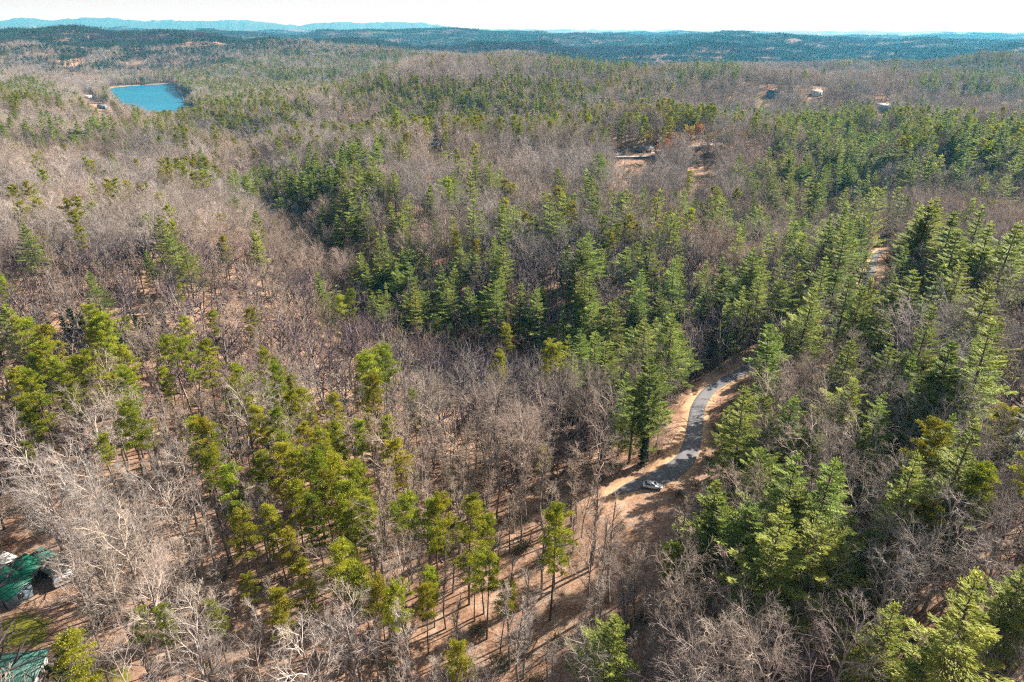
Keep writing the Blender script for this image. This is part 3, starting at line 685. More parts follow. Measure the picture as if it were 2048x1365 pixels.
# landmark conifers: photo position of the tip, height in metres
LMP = [(205, 646, 27), (180, 656, 26), (318, 672, 22), (376, 690, 22), (328, 733, 21), (502, 626, 20), (560, 738, 25), (451, 757, 24), (506, 803, 22), (555, 808, 21), (386, 843, 22), (547, 717, 18), (20, 748, 26), (68, 768, 26), (140, 703, 25), (103, 733, 24), (45, 800, 22),
       (605, 840, 20), (677, 843, 21), (744, 704, 27), (738, 745, 25), (720, 843, 20), (772, 833, 21), (788, 876, 22), (826, 775, 19), (410, 904, 21), (444, 936, 22), (478, 1040, 21), (547, 1015, 20), (585, 1049, 20), (422, 1196, 17), (556, 1186, 20), (330, 1207, 17), (628, 998, 20), (137, 1285, 20), (110, 1300, 18),
       (649, 918, 23), (598, 918, 23), (666, 960, 22), (700, 968, 23), (560, 895, 22), (520, 900, 22), (625, 900, 21), (735, 1000, 21), (881, 986, 22), (813, 1001, 20), (1113, 1015, 20), (727, 1136, 21), (785, 1180, 20), (760, 1160, 20), (1001, 1162, 17), (973, 1118, 19), (905, 1268, 18), (1860, 1022, 20), (1946, 915, 24), (1965, 945, 23), (350, 570, 14),
       (250, 705, 22), (230, 760, 20), (165, 720, 24), (205, 880, 16), (590, 980, 20), (690, 1010, 20), (865, 1000, 20)]
LMW = [(1587, 905, 25), (1655, 912, 25), (1440, 980, 24), (1555, 1033, 25), (1649, 1026, 24), (1965, 1186, 26), (1610, 985, 23), (1843, 1325, 16), (1833, 918, 20), (1590, 990, 22), (1567, 543, 23), (1560, 660, 24), (1464, 822, 14), (1495, 800, 24), (1826, 547, 24), (1871, 530, 24), (1912, 537, 23), (1790, 556, 20), (1672, 548, 20), (1416, 523, 23),
       (1492, 455, 23), (1690, 475, 22), (1600, 530, 22), (1652, 513, 22), (1782, 523, 18), (1963, 578, 20), (1690, 694, 18), (1596, 622, 18), (1408, 660, 14), (1755, 776, 19), (1826, 721, 18), (1984, 639, 20), (1946, 680, 20), (1567, 790, 22), (1591, 268, 26), (1536, 323, 24), (1611, 319, 24), (1642, 305, 25), (1690, 285, 26), (1727, 299, 25), (1683, 326, 24), (1881, 326, 25), (1615, 377, 24), (1973, 347, 24),
       (2018, 347, 24), (1796, 360, 22), (1724, 370, 24), (1587, 401, 23), (1638, 401, 23), (1772, 377, 23), (1837, 411, 22), (1710, 420, 23), (714, 513, 23), (751, 506, 22), (782, 499, 23), (820, 520, 24), (874, 530, 24), (905, 547, 23), (761, 533, 20), (837, 574, 23), (994, 554, 25), (967, 585, 23), (932, 581, 23), (1038, 574, 24), (1072, 591, 24), (1189, 561, 25), (1171, 568, 25),
       (1148, 516, 23), (1230, 595, 25), (1107, 639, 21), (1291, 660, 23), (1134, 660, 21), (1165, 684, 24), (1213, 687, 24), (1315, 721, 24), (1274, 745, 22), (837, 468, 20), (984, 472, 22), (902, 650, 16), (871, 619, 20), (1288, 537, 22), (1332, 612, 20), (1277, 591, 22), (1250, 496, 20), (1277, 475, 20), (1356, 509, 22), (1349, 533, 21),
       (328, 448, 23), (345, 468, 23), (365, 488, 22), (294, 499, 16), (174, 544, 20), (632, 550, 21), (645, 575, 20), (17, 630, 22), (495, 367, 23), (560, 350, 24), (581, 343, 24), (649, 336, 24), (615, 330, 22), (666, 401, 23), (700, 418, 22), (725, 410, 22), (1230, 1228, 18), (1250, 745, 21), (1200, 640, 20), (1010, 600, 20), (1745, 870, 18), (1850, 800, 18), (1700, 560, 20), (1450, 985, 22), (1500, 1000, 22), (1520, 880, 22), (740, 600, 18), (655, 590, 16)]
LMD = [(143, 632, 18), (188, 629, 18), (120, 650, 16), (225, 629, 16), (284, 624, 15), (321, 626, 14), (1148, 560, 14), (1290, 880, 8), (200, 632, 17), (165, 634, 17)]
LMO = [(1745, 430, 13), (1400, 252, 15), (1378, 262, 13), (985, 283, 9), (800, 330, 9), (1440, 258, 14), (375, 262, 10), (1900, 92, 14), (1478, 258, 13)]
LMG = [(1530, 248, 15), (1458, 262, 15), (1496, 275, 13), (1380, 260, 13), (750, 210, 13), (1025, 108, 16), (1700, 112, 16), (990, 108, 15), (900, 107, 15), (1855, 200, 14), (1930, 215, 13), (700, 640, 10)]

# ------------------------------------------------------------------ candidate trees
rng = np.random.default_rng(77)
def ringgrid(r0, r1, s):
    X, Y = np.meshgrid(np.arange(-r1, r1, s), np.arange(0, r1, s)); X = X.ravel(); Y = Y.ravel()
    X = X + rng.uniform(-.48, .48, len(X)) * s; Y = Y + rng.uniform(-.48, .48, len(Y)) * s
    r_ = np.hypot(X, Y); a = np.degrees(np.arctan2(X, Y)); k_ = (r_ > r0) & (r_ <= r1) & (np.abs(a) < (62 if r0 < 100 else 44)); return X[k_], Y[k_]
parts = [ringgrid(58, 430, 4.3), ringgrid(430, 1000, 5.6), ringgrid(1000, 2300, 6.6)]
sx_, sy_ = ringgrid(2300, 3500, 7); sd_, _ = pl_dist(sx_, sy_, LAKE + [LAKE[0]]); sd_ = (sd_ < 130) | (rng.random(len(sx_)) < .9 * (1 - smooth(2300, 2900, np.hypot(sx_, sy_)))); parts.append((sx_[sd_], sy_[sd_])); sx_, sy_ = ringgrid(1500, 3500, 5.5); sd_, _ = pl_dist(sx_, sy_, LAKE + [LAKE[0]]); parts.append((sx_[sd_ < 28], sy_[sd_ < 28]))
X = np.concatenate([p[0] for p in parts]); Y = np.concatenate([p[1] for p in parts]); Z = h(X, Y)
P0 = proj(np.stack((X, Y, Z), 1)); PM = proj(np.stack((X, Y, Z + 12), 1)); PT = proj(np.stack((X, Y, Z + 19), 1))
keep = (PM[:, 0] > -330) & (PM[:, 0] < 2380) & (PT[:, 1] < 1420)
drd, _ = pl_dist(X, Y, RW[::2]); keep &= drd > 3.4 + 2.0 * (rng.random(len(X)))
dr2, _ = pl_dist(X, Y, RW2[::2]); keep &= dr2 > 5
dlk, _ = pl_dist(X, Y, LAKE + [LAKE[0]]); keep &= ~in_poly(X, Y, LAKE) & (dlk > 1)
flag = np.zeros(len(X), bool)      # no conifers
for poly, what in AVOID:
    hit_ = np.zeros(len(X), bool)
    for f in (0, .15, .33, .5, .66, .85, 1.0, 1.2, 1.4):
        q = P0 * (1 - f) + PT * f
        for dx in ((-5, -2.5, 0, 2.5, 5) if what == 'open' else (0,)): hit_ |= in_poly(q[:, 0] + dx * FOC / q[:, 2] * (f > .1), q[:, 1], poly)
    if what == 'open': what = 'all'
    if what == 'lake': hit_ &= np.hypot(X, Y) < 1550; what = 'all'
    if what == 'all': keep &= ~hit_
    else: flag |= hit_
for P in GRASS + CLAY:
    keep &= ~in_poly(X, Y, poly_px(P)) | (rng.random(len(X)) < .5)
cw = hit(1305, 976); su = np.array((math.sin(R(SUN_AZ)), math.cos(R(SUN_AZ)))); ta = (X - cw[0]) * su[0] + (Y - cw[1]) * su[1]; tb_ = np.abs((X - cw[0]) * su[1] - (Y - cw[1]) * su[0])
keep &= ~((ta > -4) & (ta < 60) & (tb_ < 6))
for q_ in RW[2:26:2]:
    ta = (X - q_[0]) * su[0] + (Y - q_[1]) * su[1]; tb_ = np.abs((X - q_[0]) * su[1] - (Y - q_[1]) * su[0]); keep &= ~((ta > 0) & (ta < 20) & (tb_ < 2.2))
X, Y, Z, P0, PM, PT, flag = (a[keep] for a in (X, Y, Z, P0, PM, PT, flag))
r_ = np.hypot(X, Y)
wn_ = vn(X / 38, Y / 38, 21) + .5 * vn(X / 90, Y / 90, 22)
pW = dens(WREG, PM[:, 0], PM[:, 1]) * (1 + 1.4 * wn_); pP = dens(PREG, PM[:, 0], PM[:, 1]) * (1 + 1.2 * wn_)
rel = vn(X / 190, Y / 160, 6) * smooth(450, 800, r_); pP = np.clip(pP * (1 + 2.2 * rel), 0, .95); pW = pW + .22 * smooth(.12, .38, -rel)
pD = dens(DREG, PM[:, 0], PM[:, 1]); pN = dens(NREG, PM[:, 0], PM[:, 1])
midf = smooth(650, 1300, r_)
pP = np.maximum(pP, midf * np.clip(.10 + 1.1 * (vn(X / 170, Y / 130, 31) + .5 * vn(X / 60, Y / 60, 32)), .02, .75) * (1 - .75 * dens([(1700, 200, 420, 60, 1), (300, 130, 300, 40, 1), (60, 150, 200, 40, 1)], PM[:, 0], PM[:, 1])))
pP = np.maximum(pP, .012); pW = np.maximum(pW, .008 * (r_ > 200))
sparse = np.where(r_ < 430, .62, 1.0)      # conifers stand wider than the lattice
pW = pW * np.where(r_ < 430, .40, .6); pP = pP * np.where(r_ < 430, .62, .7)
u = rng.random(len(X)); kind = np.full(len(X), 'B')
c1 = pW; c2 = c1 + pP; c3 = c2 + pD * .7; c4 = c3 + pN; c5 = c4 + .004 * (r_ > 350) + .012 * dens([(1420, 270, 130, 25, 1)], PM[:, 0], PM[:, 1]) * 12; 
kind[u < c5] = 'O'; kind[u < c4] = 'N'; kind[u < c3] = 'D'; kind[u < c2] = 'P'; kind[u < c1] = 'W'
kind[(kind == 'O') & (rng.random(len(X)) < .45)] = 'G'
kind[flag & np.isin(kind, ['W', 'P', 'D'])] = 'B'
# lattice thinning: open hardwoods, a little sparser on the sunny foreground hill
thin = rng.random(len(X)) < np.where(kind == 'B', np.clip(np.where(r_ < 430, .62 + .25 * dens([(950, 1120, 450, 240, 1), (420, 880, 200, 110, 1)], PM[:, 0], PM[:, 1]), .84) + .55 * vn(X / 30, Y / 30, 61) + .3 * vn(X / 80, Y / 80, 62), .12, 1), 1)
X, Y, Z, kind, r_, PM = (a[thin] for a in (X, Y, Z, kind, r_, PM))
scl = np.where(kind == 'B', rng.choice([.5, .72, .88, 1.0, 1.08], len(X), p=[.14, .2, .24, .27, .15]) * rng.uniform(.92, 1.08, len(X)), rng.uniform(.55, 1.05, len(X)))
scl = np.where(kind == 'D', rng.uniform(.45, .9, len(X)), scl); scl = np.where(kind == 'N', rng.uniform(.4, .9, len(X)), scl)
lone = np.zeros(len(X), bool)
scl = scl * np.where(kind == 'B', np.where(r_ < 430, 1.06, 1.12), np.where(kind == 'W', 1.2, np.where(kind == 'P', 1.06, 1.0)))
# landmark trees
lx, ly, lk, ls = [], [], [], []
HN = {'P': 25.5, 'W': 27.0, 'D': 15.0, 'O': 13.2, 'G': 13.2}
for L_, k_ in ((LMP, 'P'), (LMW, 'W'), (LMD, 'D'), (LMO, 'O'), (LMG, 'G')):
    for px, py, H_ in L_:
        H_ = H_ * (1.24 if k_ == 'W' else 1.12 if k_ == 'P' else 1)
        q = hit(px, py, H_ * .97); lx.append(q[0]); ly.append(q[1]); lk.append(k_); ls.append(H_ / HN[k_])
lx = np.array(lx); ly = np.array(ly); lz = h(lx, ly); lk = np.array(lk); ls = np.array(ls)
near = np.zeros(len(X), bool)
for i in range(len(lx)):
    d_ = np.hypot(X - lx[i], Y - ly[i]); near |= (d_ < np.where(np.isin(kind, ['W', 'P', 'D']), 4.2, 2.2))
X, Y, Z, kind, scl = (np.concatenate((a[~near], b_)) for a, b_ in ((X, lx), (Y, ly), (Z, lz), (kind, lk), (scl, ls)))
land = np.concatenate((np.zeros((~near).sum(), bool), np.ones(len(lx), bool)))
r_ = np.hypot(X, Y)
HH = np.array([dict(B=22, S=21, P=25.5, W=27, D=15, N=13, O=13, G=13)[k_] for k_ in kind]) * scl
PM = proj(np.stack((X, Y, Z + HH * .65), 1)); PT = proj(np.stack((X, Y, Z + HH), 1))
# conifers of the landmark list keep the model height they were measured with
rot = rng.uniform(0, 6.283, len(X)); sxy = scl * rng.uniform(.85, 1.15, len(X)) * np.where(kind == 'W', 1.3, np.where(kind == 'P', .88, 1.0))
lod = np.where(r_ < 330, 0, np.where(r_ < 800, 1, 2))
dlt, _ = pl_dist(X, Y, LAKE + [LAKE[0]])
for a_, b_ in ((0, 10), (10, 30), (30, 60), (60, 110), (110, 200)): print('shore', a_, ((dlt > a_) & (dlt < b_) & (r_ > 2000)).sum(), ((dlt > a_) & (dlt < b_) & (r_ < 2000)).sum())
print('trees', {k_: int((kind == k_).sum()) for k_ in 'BPWDNOG'}, 'near', int((r_ < 430).sum()))

# slender pole like trees on the open leaf covered slope
sl_ = (kind == 'B') & (rng.random(len(X)) < dens([(880, 1120, 560, 260, .88), (430, 900, 260, 140, .75)], PM[:, 0], PM[:, 1])) & (r_ < 330); kind[sl_] = 'S'
def protos(k_, l_):
    if k_ in ('O', 'G'): return PR[k_ + '1']
    if k_ == 'N': return PR['N0']
    if k_ == 'S': return PR['S0']
    if k_ == 'D': return PR['D0'] if l_ == 0 else PR['D1']
    return PR[k_ + str(l_)]

vis = (PM[:, 0] > 5) & (PM[:, 0] < 2043) & (PM[:, 1] < 1355) & (PT[:, 1] < 1340)
indiv = np.zeros(len(X), bool)
for ks, cap in ((('B', 'S'), 300), (('P',), 300), (('W',), 300), (('D',), 90), (('N',), 60), (('O', 'G'), 110)):
    m_ = np.isin(kind, ks); order = np.where(m_ & vis)[0]
    # landmark trees first, then by how large they show
    key = np.where(land[order], -1e5, 0) + PM[order, 2] / np.maximum(HH[order], 6) * 20
    indiv[order[np.argsort(key)[:cap]]] = True

# ------------------------------------------------------------------ individual trees with labels
ANCH = [('the parked white car', 1305, 972), ('the sharp bend of the paved road', 1400, 850), ('the green metal roofs', 45, 1160), ('the far end of the paved road', 1780, 500), ('the blue lake', 300, 195),
        ('the grey gabled house in the woods', 850, 290), ('the long pale drive on the ridge', 1255, 312), ('the bare clay bank', 1415, 335), ('the bright yellow tree', 1530, 262), ('the orange tree by the road end', 1745, 445),
        ('the round topped lone pine', 788, 900), ('the tall narrow pine column', 744, 730), ('the dark hemlock row', 190, 640), ('the broad pine at the lower right', 1965, 1250), ('the pine cluster right of the car', 1550, 1090),
        ('the mossy lawn by the cabins', 45, 1260), ('the white creek', 1412, 722), ('the leaning green pair on the left slope', 350, 480), ('the dark ravine', 620, 480), ('the roadside pine grove', 1230, 740),
        ('the straight pine row in the valley', 1000, 620), ('the sunny leaf covered slope', 950, 1150), ('the shady right hand slope', 1850, 800), ('the bottom edge pines', 560, 1250), ('the left edge pine stand', 60, 800)]
NAMES = {'B': ('bare_tree', 'bare tree'), 'S': ('slender_bare_tree', 'bare tree'), 'P': ('yellow_green_pine', 'pine'), 'W': ('white_pine', 'pine'), 'D': ('hemlock_tree', 'hemlock'), 'N': ('leafing_tree', 'small tree'), 'O': ('orange_tree', 'autumn tree'), 'G': ('yellow_tree', 'autumn tree')}
DESC = {'S': ('slender dark bare trunk', 'slender bare trunks'), 'B': ('leafless grey tree', 'leafless trees'), 'P': ('yellow-green clump-topped pine', 'yellow-green pines'), 'W': ('feathery layered green pine', 'feathery green pines'), 'D': ('dark dense conifer', 'dark conifers'), 'N': ('small pale green leafing tree', 'pale green trees'), 'O': ('orange leaved tree', 'orange trees'), 'G': ('yellow leaved tree', 'yellow trees')}
ORD = ['nearest', 'second nearest', 'third nearest', 'fourth nearest', 'fifth nearest', 'sixth nearest', 'seventh nearest', 'eighth nearest']
ii = np.where(indiv)[0]
AP = np.array([(a[1], a[2]) for a in ANCH], float)
dA = np.hypot(PM[ii][:, None, 0] - AP[None, :, 0], PM[ii][:, None, 1] - AP[None, :, 1]); na = dA.argmin(1)
lab = {}; grp = {}
for k_ in 'BSPWDNOG':
    for a in range(len(ANCH)):
        s_ = [(dA[q, a], ii[q]) for q in range(len(ii)) if kind[ii[q]] == k_ and na[q] == a]; s_.sort()
        for n_, (dd, t) in enumerate(s_):
            size = 'tall ' if scl[t] > 1.0 else ('short ' if scl[t] < .72 else '')
            nm = ANCH[a][0]; one, many = DESC[k_]
            grp[t] = f'{many} around {nm}'
            if n_ < (8 if k_ not in 'BS' else 4):
                lab[t] = f'{one} {ORD[n_]} to {nm}'
                if len(lab[t].split()) < 15: lab[t] = size + lab[t]
            else:
                ddx, ddy = PM[t, 0] - AP[a, 0], PM[t, 1] - AP[a, 1]
                side = ('left of' if ddx < 0 else 'right of') if abs(ddx) > abs(ddy) else ('above' if ddy < 0 else 'below')
                side = ('just ' if dd < 110 else 'well ') + side
                if len(f'{size}{one} standing {side} {nm}'.split()) > 16: size = ''
                lab[t] = f'{size}{one} standing {side} {nm}'; grp[t] = f'{size}{many} {side} {nm}'
for t in ii:
    k_ = kind[t]; ms = protos(k_, int(lod[t])); tm, cm_, _ = ms[int(rng.integers(len(ms)))]
    s_ = (sxy[t], sxy[t], scl[t])
    o = bpy.data.objects.new(NAMES[k_][0], None); COL.objects.link(o); o.empty_display_size = .5
    o.location = (X[t], Y[t], Z[t]); o.rotation_euler = (rng.normal(0, .03), rng.normal(0, .03), rot[t]); o.scale = s_
    tag(o, lab[t], NAMES[k_][1], grp[t])
    link('trunk', tm, o); link('branches' if k_ in 'BS' else 'crown', cm_, o)

# ------------------------------------------------------------------ the rest of the woods
for k_, nm, lb in (('B', 'bare_woods', 'leafless grey hardwoods covering the hills beyond the nearest trees'), ('S', 'slender_woods', 'slender leafless trunks standing on the open leaf covered slope'), ('P', 'pine_woods', 'yellow-green pines scattered through the hills behind'), ('W', 'white_pine_woods', 'feathery green pines massed through the valley and slopes'),
                   ('D', 'dark_conifer_woods', 'dark conifers scattered through the valley'), ('N', 'leafing_undergrowth', 'pale green leafing saplings between the bare trees'), ('O', 'autumn_woods', 'orange leaved trees dotting the distant hills'), ('G', 'yellow_woods', 'yellow leaved trees dotting the distant hills')):
    idx0 = 0; meshes = []; sel_all = []; pick = []
    for l_ in (0, 1, 2):
        ms = protos(k_, l_); s_ = np.where((kind == k_) & ~indiv & (lod == l_))[0]
        if l_ and ms[0][2] in meshes: base = 0
        else: base = len(meshes); meshes += [m3[2] for m3 in ms]
        sel_all.append(s_); pick.append(base + rng.integers(0, len(ms), len(s_)))
    s_ = np.concatenate(sel_all); pk = np.concatenate(pick)
    if len(s_): scatter(nm, lb, np.stack((X[s_], Y[s_], Z[s_]), 1), rot[s_], np.stack((sxy[s_], sxy[s_], scl[s_]), 1), pk, meshes, .03)

# brush, undergrowth and fallen logs
bx, by = ringgrid(58, 620, 3.6); bz = h(bx, by); q = proj(np.stack((bx, by, bz), 1)); d_, _ = pl_dist(bx, by, RW[::2])
k_ = (q[:, 0] > -200) & (q[:, 0] < 2250) & (q[:, 1] < 1450) & (d_ > 5.5)
dv, _ = pl_dist(bx, by, VAL1); dn = np.clip(.56 + .6 * np.exp(-(dv / 40) ** 2) + 1.0 * vn(bx / 25, by / 25, 41) + .3 * smooth(1150, 1500, q[:, 0]), .05, .95)
k_ &= rng.random(len(bx)) < dn
for P, wh in AVOID[:2] + AVOID[4:7]: k_ &= ~in_poly(q[:, 0], q[:, 1], P)
bx, by, bz = bx[k_], by[k_], bz[k_]; n = len(bx); s_ = rng.uniform(.5, 1.3, n)
ev = (vn(bx / 18, by / 18, 43) > .18) & (rng.random(n) < .7)
scatter('undergrowth', 'brown leafless brush and low evergreen shrubs under the trees', np.stack((bx, by, bz), 1), rng.uniform(0, 6.28, n), np.stack((s_, s_, s_ * rng.uniform(.6, 1.1, n)), 1), np.where(ev, 3, rng.integers(0, 3, n)), BRUSH, .05)
lx_, ly_ = ringgrid(60, 330, 13); lz_ = h(lx_, ly_); q = proj(np.stack((lx_, ly_, lz_), 1)); d_, _ = pl_dist(lx_, ly_, RW[::2])
k_ = (q[:, 0] > 20) & (q[:, 0] < 2030) & (q[:, 1] < 1350) & (d_ > 9) & (rng.random(len(lx_)) < .33)
for P, wh in AVOID[:2] + AVOID[4:7]: k_ &= ~in_poly(q[:, 0], q[:, 1], P)
lg = np.stack((lx_, ly_, lz_), 1)[k_]; LOGS = [log_mesh(i) for i in range(4)]
scatter('fallen_timber', 'fallen grey trunks lying in the leaf litter', lg, rng.uniform(0, 6.28, len(lg)), np.ones((len(lg), 3)), rng.integers(0, 4, len(lg)), LOGS, .03)

# far woods in pieces
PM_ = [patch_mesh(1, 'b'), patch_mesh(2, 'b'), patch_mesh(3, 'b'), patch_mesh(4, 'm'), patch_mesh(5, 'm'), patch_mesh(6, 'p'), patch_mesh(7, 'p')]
def far_ring(r0, r1, s):
    fx, fy = ringgrid(r0, r1, s); return fx, fy, np.full(len(fx), s / 60.0 * 1.15)
fr = [far_ring(2250, 4500, 52), far_ring(4500, 11000, 88)]
fx, fy, fs = (np.concatenate([f[i] for f in fr]) for i in range(3)); fz = h(fx, fy); q = proj(np.stack((fx, fy, fz + 10), 1))
k_ = (q[:, 0] > -300) & (q[:, 0] < 2350) & ~in_poly(fx, fy, LAKE)
dl_, _ = pl_dist(fx, fy, LAKE + [LAKE[0]]); k_ &= dl_ > 110
for P, wh in AVOID[-3:] + AVOID[11:13]: k_ &= ~in_poly(q[:, 0], q[:, 1], P)
k_ &= ~((vn(fx / 260, fy / 200, 51) > .45) & (np.hypot(fx, fy) > 3600))
fx, fy, fz, fs, q = (a[k_] for a in (fx, fy, fz, fs, q))
dk = np.clip(dens([(1020, 103, 340, 13, 1), (1150, 75, 250, 9, .7), (250, 78, 120, 6, 1), (620, 70, 200, 6, .7), (1600, 100, 230, 16, .75), (1700, 85, 200, 7, .9), (480, 70, 150, 4, .8)], q[:, 0], q[:, 1]) + .9 * (vn(fx / 700, fy / 450, 52) + .4 * vn(fx / 250, fy / 200, 53)) - .14 - .5 * dens([(230, 130, 260, 45, 1), (550, 125, 200, 25, .5)], q[:, 0], q[:, 1]), 0, 1)
n = len(fx); uu = rng.random(n); pk = np.where(dk > .55, rng.integers(5, 7, n), np.where(dk + .25 * uu > .42, rng.integers(3, 5, n), rng.integers(0, 3, n)))
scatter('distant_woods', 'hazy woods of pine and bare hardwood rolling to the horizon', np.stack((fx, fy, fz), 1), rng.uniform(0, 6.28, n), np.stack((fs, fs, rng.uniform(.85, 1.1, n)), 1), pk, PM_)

# ------------------------------------------------------------------ buildings
M['green_roof'] = mat('green_metal', (.008, .13, .075), (.012, .095, .058), .6, .45, metal=.0, spec=.4)
M['pale_green'] = mat('weathered_green_metal', (.07, .17, .13), (.05, .13, .10), .8, .5)
M['grey_roof'] = mat('grey_shingle', (.20, .20, .21), (.14, .14, .15), .7, .8)
M['mossy'] = mat('mossy_shingle', (.30, .31, .24), (.20, .22, .16), .7, .9)
M['white'] = mat('white_paint', (.78, .78, .76), (.70, .70, .68), .7, .5)
M['wood'] = mat('wood_siding', (.30, .21, .15), (.22, .15, .10), .9, .8)
M['dark_wood'] = mat('dark_siding', (.07, .075, .09), (.05, .055, .06), .9, .8)
M['blue_grey'] = mat('blue_grey_siding', (.20, .27, .32), (.15, .21, .26), .7, .7)
M['glass'] = mat('window_glass', (.03, .04, .05), (.02, .03, .04), 1, .1, spec=.8)
M['brick'] = mat('chimney_brick', (.30, .14, .09), (.22, .10, .07), 2, .9)
M['concrete'] = mat('concrete', (.46, .44, .41), (.38, .36, .33), .8, .9)
def box_bm(B, x0, x1, y0, y1, z0, z1, mi=0):
    V = [(x0, y0, z0), (x1, y0, z0), (x1, y1, z0), (x0, y1, z0), (x0, y0, z1), (x1, y0, z1), (x1, y1, z1), (x0, y1, z1)]
    B.add(V, [(0, 3, 2, 1), (4, 5, 6, 7), (0, 1, 5, 4), (1, 2, 6, 5), (2, 3, 7, 6), (3, 0, 4, 7)], mi)
def slab(B, A, t, mi=0):
    """a quad given by four corners, thickened downwards"""
    A = np.array(A, float); n = np.cross(A[1] - A[0], A[2] - A[0]); n /= np.linalg.norm(n); n *= np.sign(n[2]) or 1
    V = np.concatenate((A, A - n * t)); B.add(V, [(0, 1, 2, 3), (7, 6, 5, 4), (0, 4, 5, 1), (1, 5, 6, 2), (2, 6, 7, 3), (3, 7, 4, 0)], mi)
def part(name, B, m_, parent, lab_=None):
    o = link(name, B.mesh(name, [m_] if not isinstance(m_, list) else m_), parent)
    if lab_: o['label'] = lab_
    return o
def root(name, label, cat, loc, rz, group=None):
    o = bpy.data.objects.new(name, None); COL.objects.link(o); o.location = loc; o.rotation_euler = (0, 0, rz); tag(o, label, cat, group); return o
def house(name, label, cat, px, py, w_, d_, hw, rz, wallm, roofm, pitch=.5, chimney=True, wins=3, group=None, dz=0.0, shed=False, ribs=False, door=True, at=None):
    x, y = at or hit(px, py); z = float(h(np.array([x]), np.array([y]))[0]) + dz
    r0 = root(name, label, cat, (x, y, z), rz, group)
    B = Buf(); hr = hw + d_ * .5 * pitch * (1 if not shed else 2)
    if shed:
        V = [(-w_ / 2, -d_ / 2, -2), (w_ / 2, -d_ / 2, -2), (w_ / 2, d_ / 2, -2), (-w_ / 2, d_ / 2, -2), (-w_ / 2, -d_ / 2, hw), (w_ / 2, -d_ / 2, hw), (w_ / 2, d_ / 2, hr), (-w_ / 2, d_ / 2, hr)]
        B.add(V, [(0, 1, 5, 4), (1, 2, 6, 5), (2, 3, 7, 6), (3, 0, 4, 7), (0, 3, 2, 1)])
    else:
        box_bm(B, -w_ / 2, w_ / 2, -d_ / 2, d_ / 2, -2, hw)
        for s_ in (-1, 1):
            x1 = s_ * w_ / 2; V = [(x1, -d_ / 2, hw), (x1, d_ / 2, hw), (x1, 0, hr)]; x2 = x1 - s_ * .2
            B.add(V + [(x2, -d_ / 2, hw), (x2, d_ / 2, hw), (x2, 0, hr)], [(0, 1, 2, 2), (3, 5, 4, 4)][:0] or [(0, 1, 2)]) if False else B.add([V[0], V[1], V[2], ((V[2][0] + V[0][0]) / 2, (V[2][1] + V[0][1]) / 2, (V[2][2] + V[0][2]) / 2)], [(0, 1, 2, 3)])
    part('wall', B, wallm, r0)
    B = Buf(); e = .5; t = .18
    if shed:
        k_ = (hr - hw) / d_
        slab(B, [(-w_ / 2 - e, -d_ / 2 - e, hw - k_ * e + t), (w_ / 2 + e, -d_ / 2 - e, hw - k_ * e + t), (w_ / 2 + e, d_ / 2 + e, hr + k_ * e + t), (-w_ / 2 - e, d_ / 2 + e, hr + k_ * e + t)], t - .02)
        if ribs:
            xx = -w_ / 2 - e + .2
            while xx < w_ / 2 + e:
                slab(B, [(xx, -d_ / 2 - e, hw - k_ * e + t + .05), (xx + .06, -d_ / 2 - e, hw - k_ * e + t + .05), (xx + .06, d_ / 2 + e, hr + k_ * e + t + .05), (xx, d_ / 2 + e, hr + k_ * e + t + .05)], .04); xx += .45
    else:
        k_ = (hr - hw) / (d_ / 2)
        for s_ in (-1, 1):
            slab(B, [(-w_ / 2 - e, s_ * (d_ / 2 + e), hw - k_ * e + t), (w_ / 2 + e, s_ * (d_ / 2 + e), hw - k_ * e + t), (w_ / 2 + e, 0, hr + t), (-w_ / 2 - e, 0, hr + t)], t - .02)
    rf = part('roof', B, roofm, r0)
    B = Buf()
    for s_ in (-1, 1): box_bm(B, s_ * (w_ / 2 + e) - .06, s_ * (w_ / 2 + e) + .06, -d_ / 2 - e, -d_ / 2 - e + .1, hw - .35, hw - .1)
    if chimney:
        B = Buf(); box_bm(B, w_ * .22, w_ * .22 + .9, .3, 1.2, hw, hr + 1.2); part('chimney', B, M['brick'], rf)
    for i in range(wins):
        xx = -w_ / 2 + w_ * (i + .5) / wins; B = Buf(); box_bm(B, xx - .6, xx + .6, -d_ / 2 - .06, -d_ / 2 + .02, hw * .35, hw * .8)
        wf = part('window', B, M['white'], r0); B = Buf(); box_bm(B, xx - .48, xx + .48, -d_ / 2 - .09, -d_ / 2 - .063, hw * .35 + .1, hw * .8 - .1); part('pane', B, M['glass'], wf)
    for s_ in (-1, 1):
        B = Buf(); xs_ = s_ * (w_ / 2 + .03); box_bm(B, xs_ - .03, xs_ + .03, -.6, .6, hw * .4, hw * .8); wf = part('window', B, M['glass'], r0)
    if door:
        B = Buf(); box_bm(B, w_ * .31 - .5, w_ * .31 + .5, -d_ / 2 - .12, -d_ / 2 - .1 + .05, 0, 2.05); part('door', B, M['dark_wood'], r0)
    return r0
def lab_at(px, py, z): return flat(px, py, z)
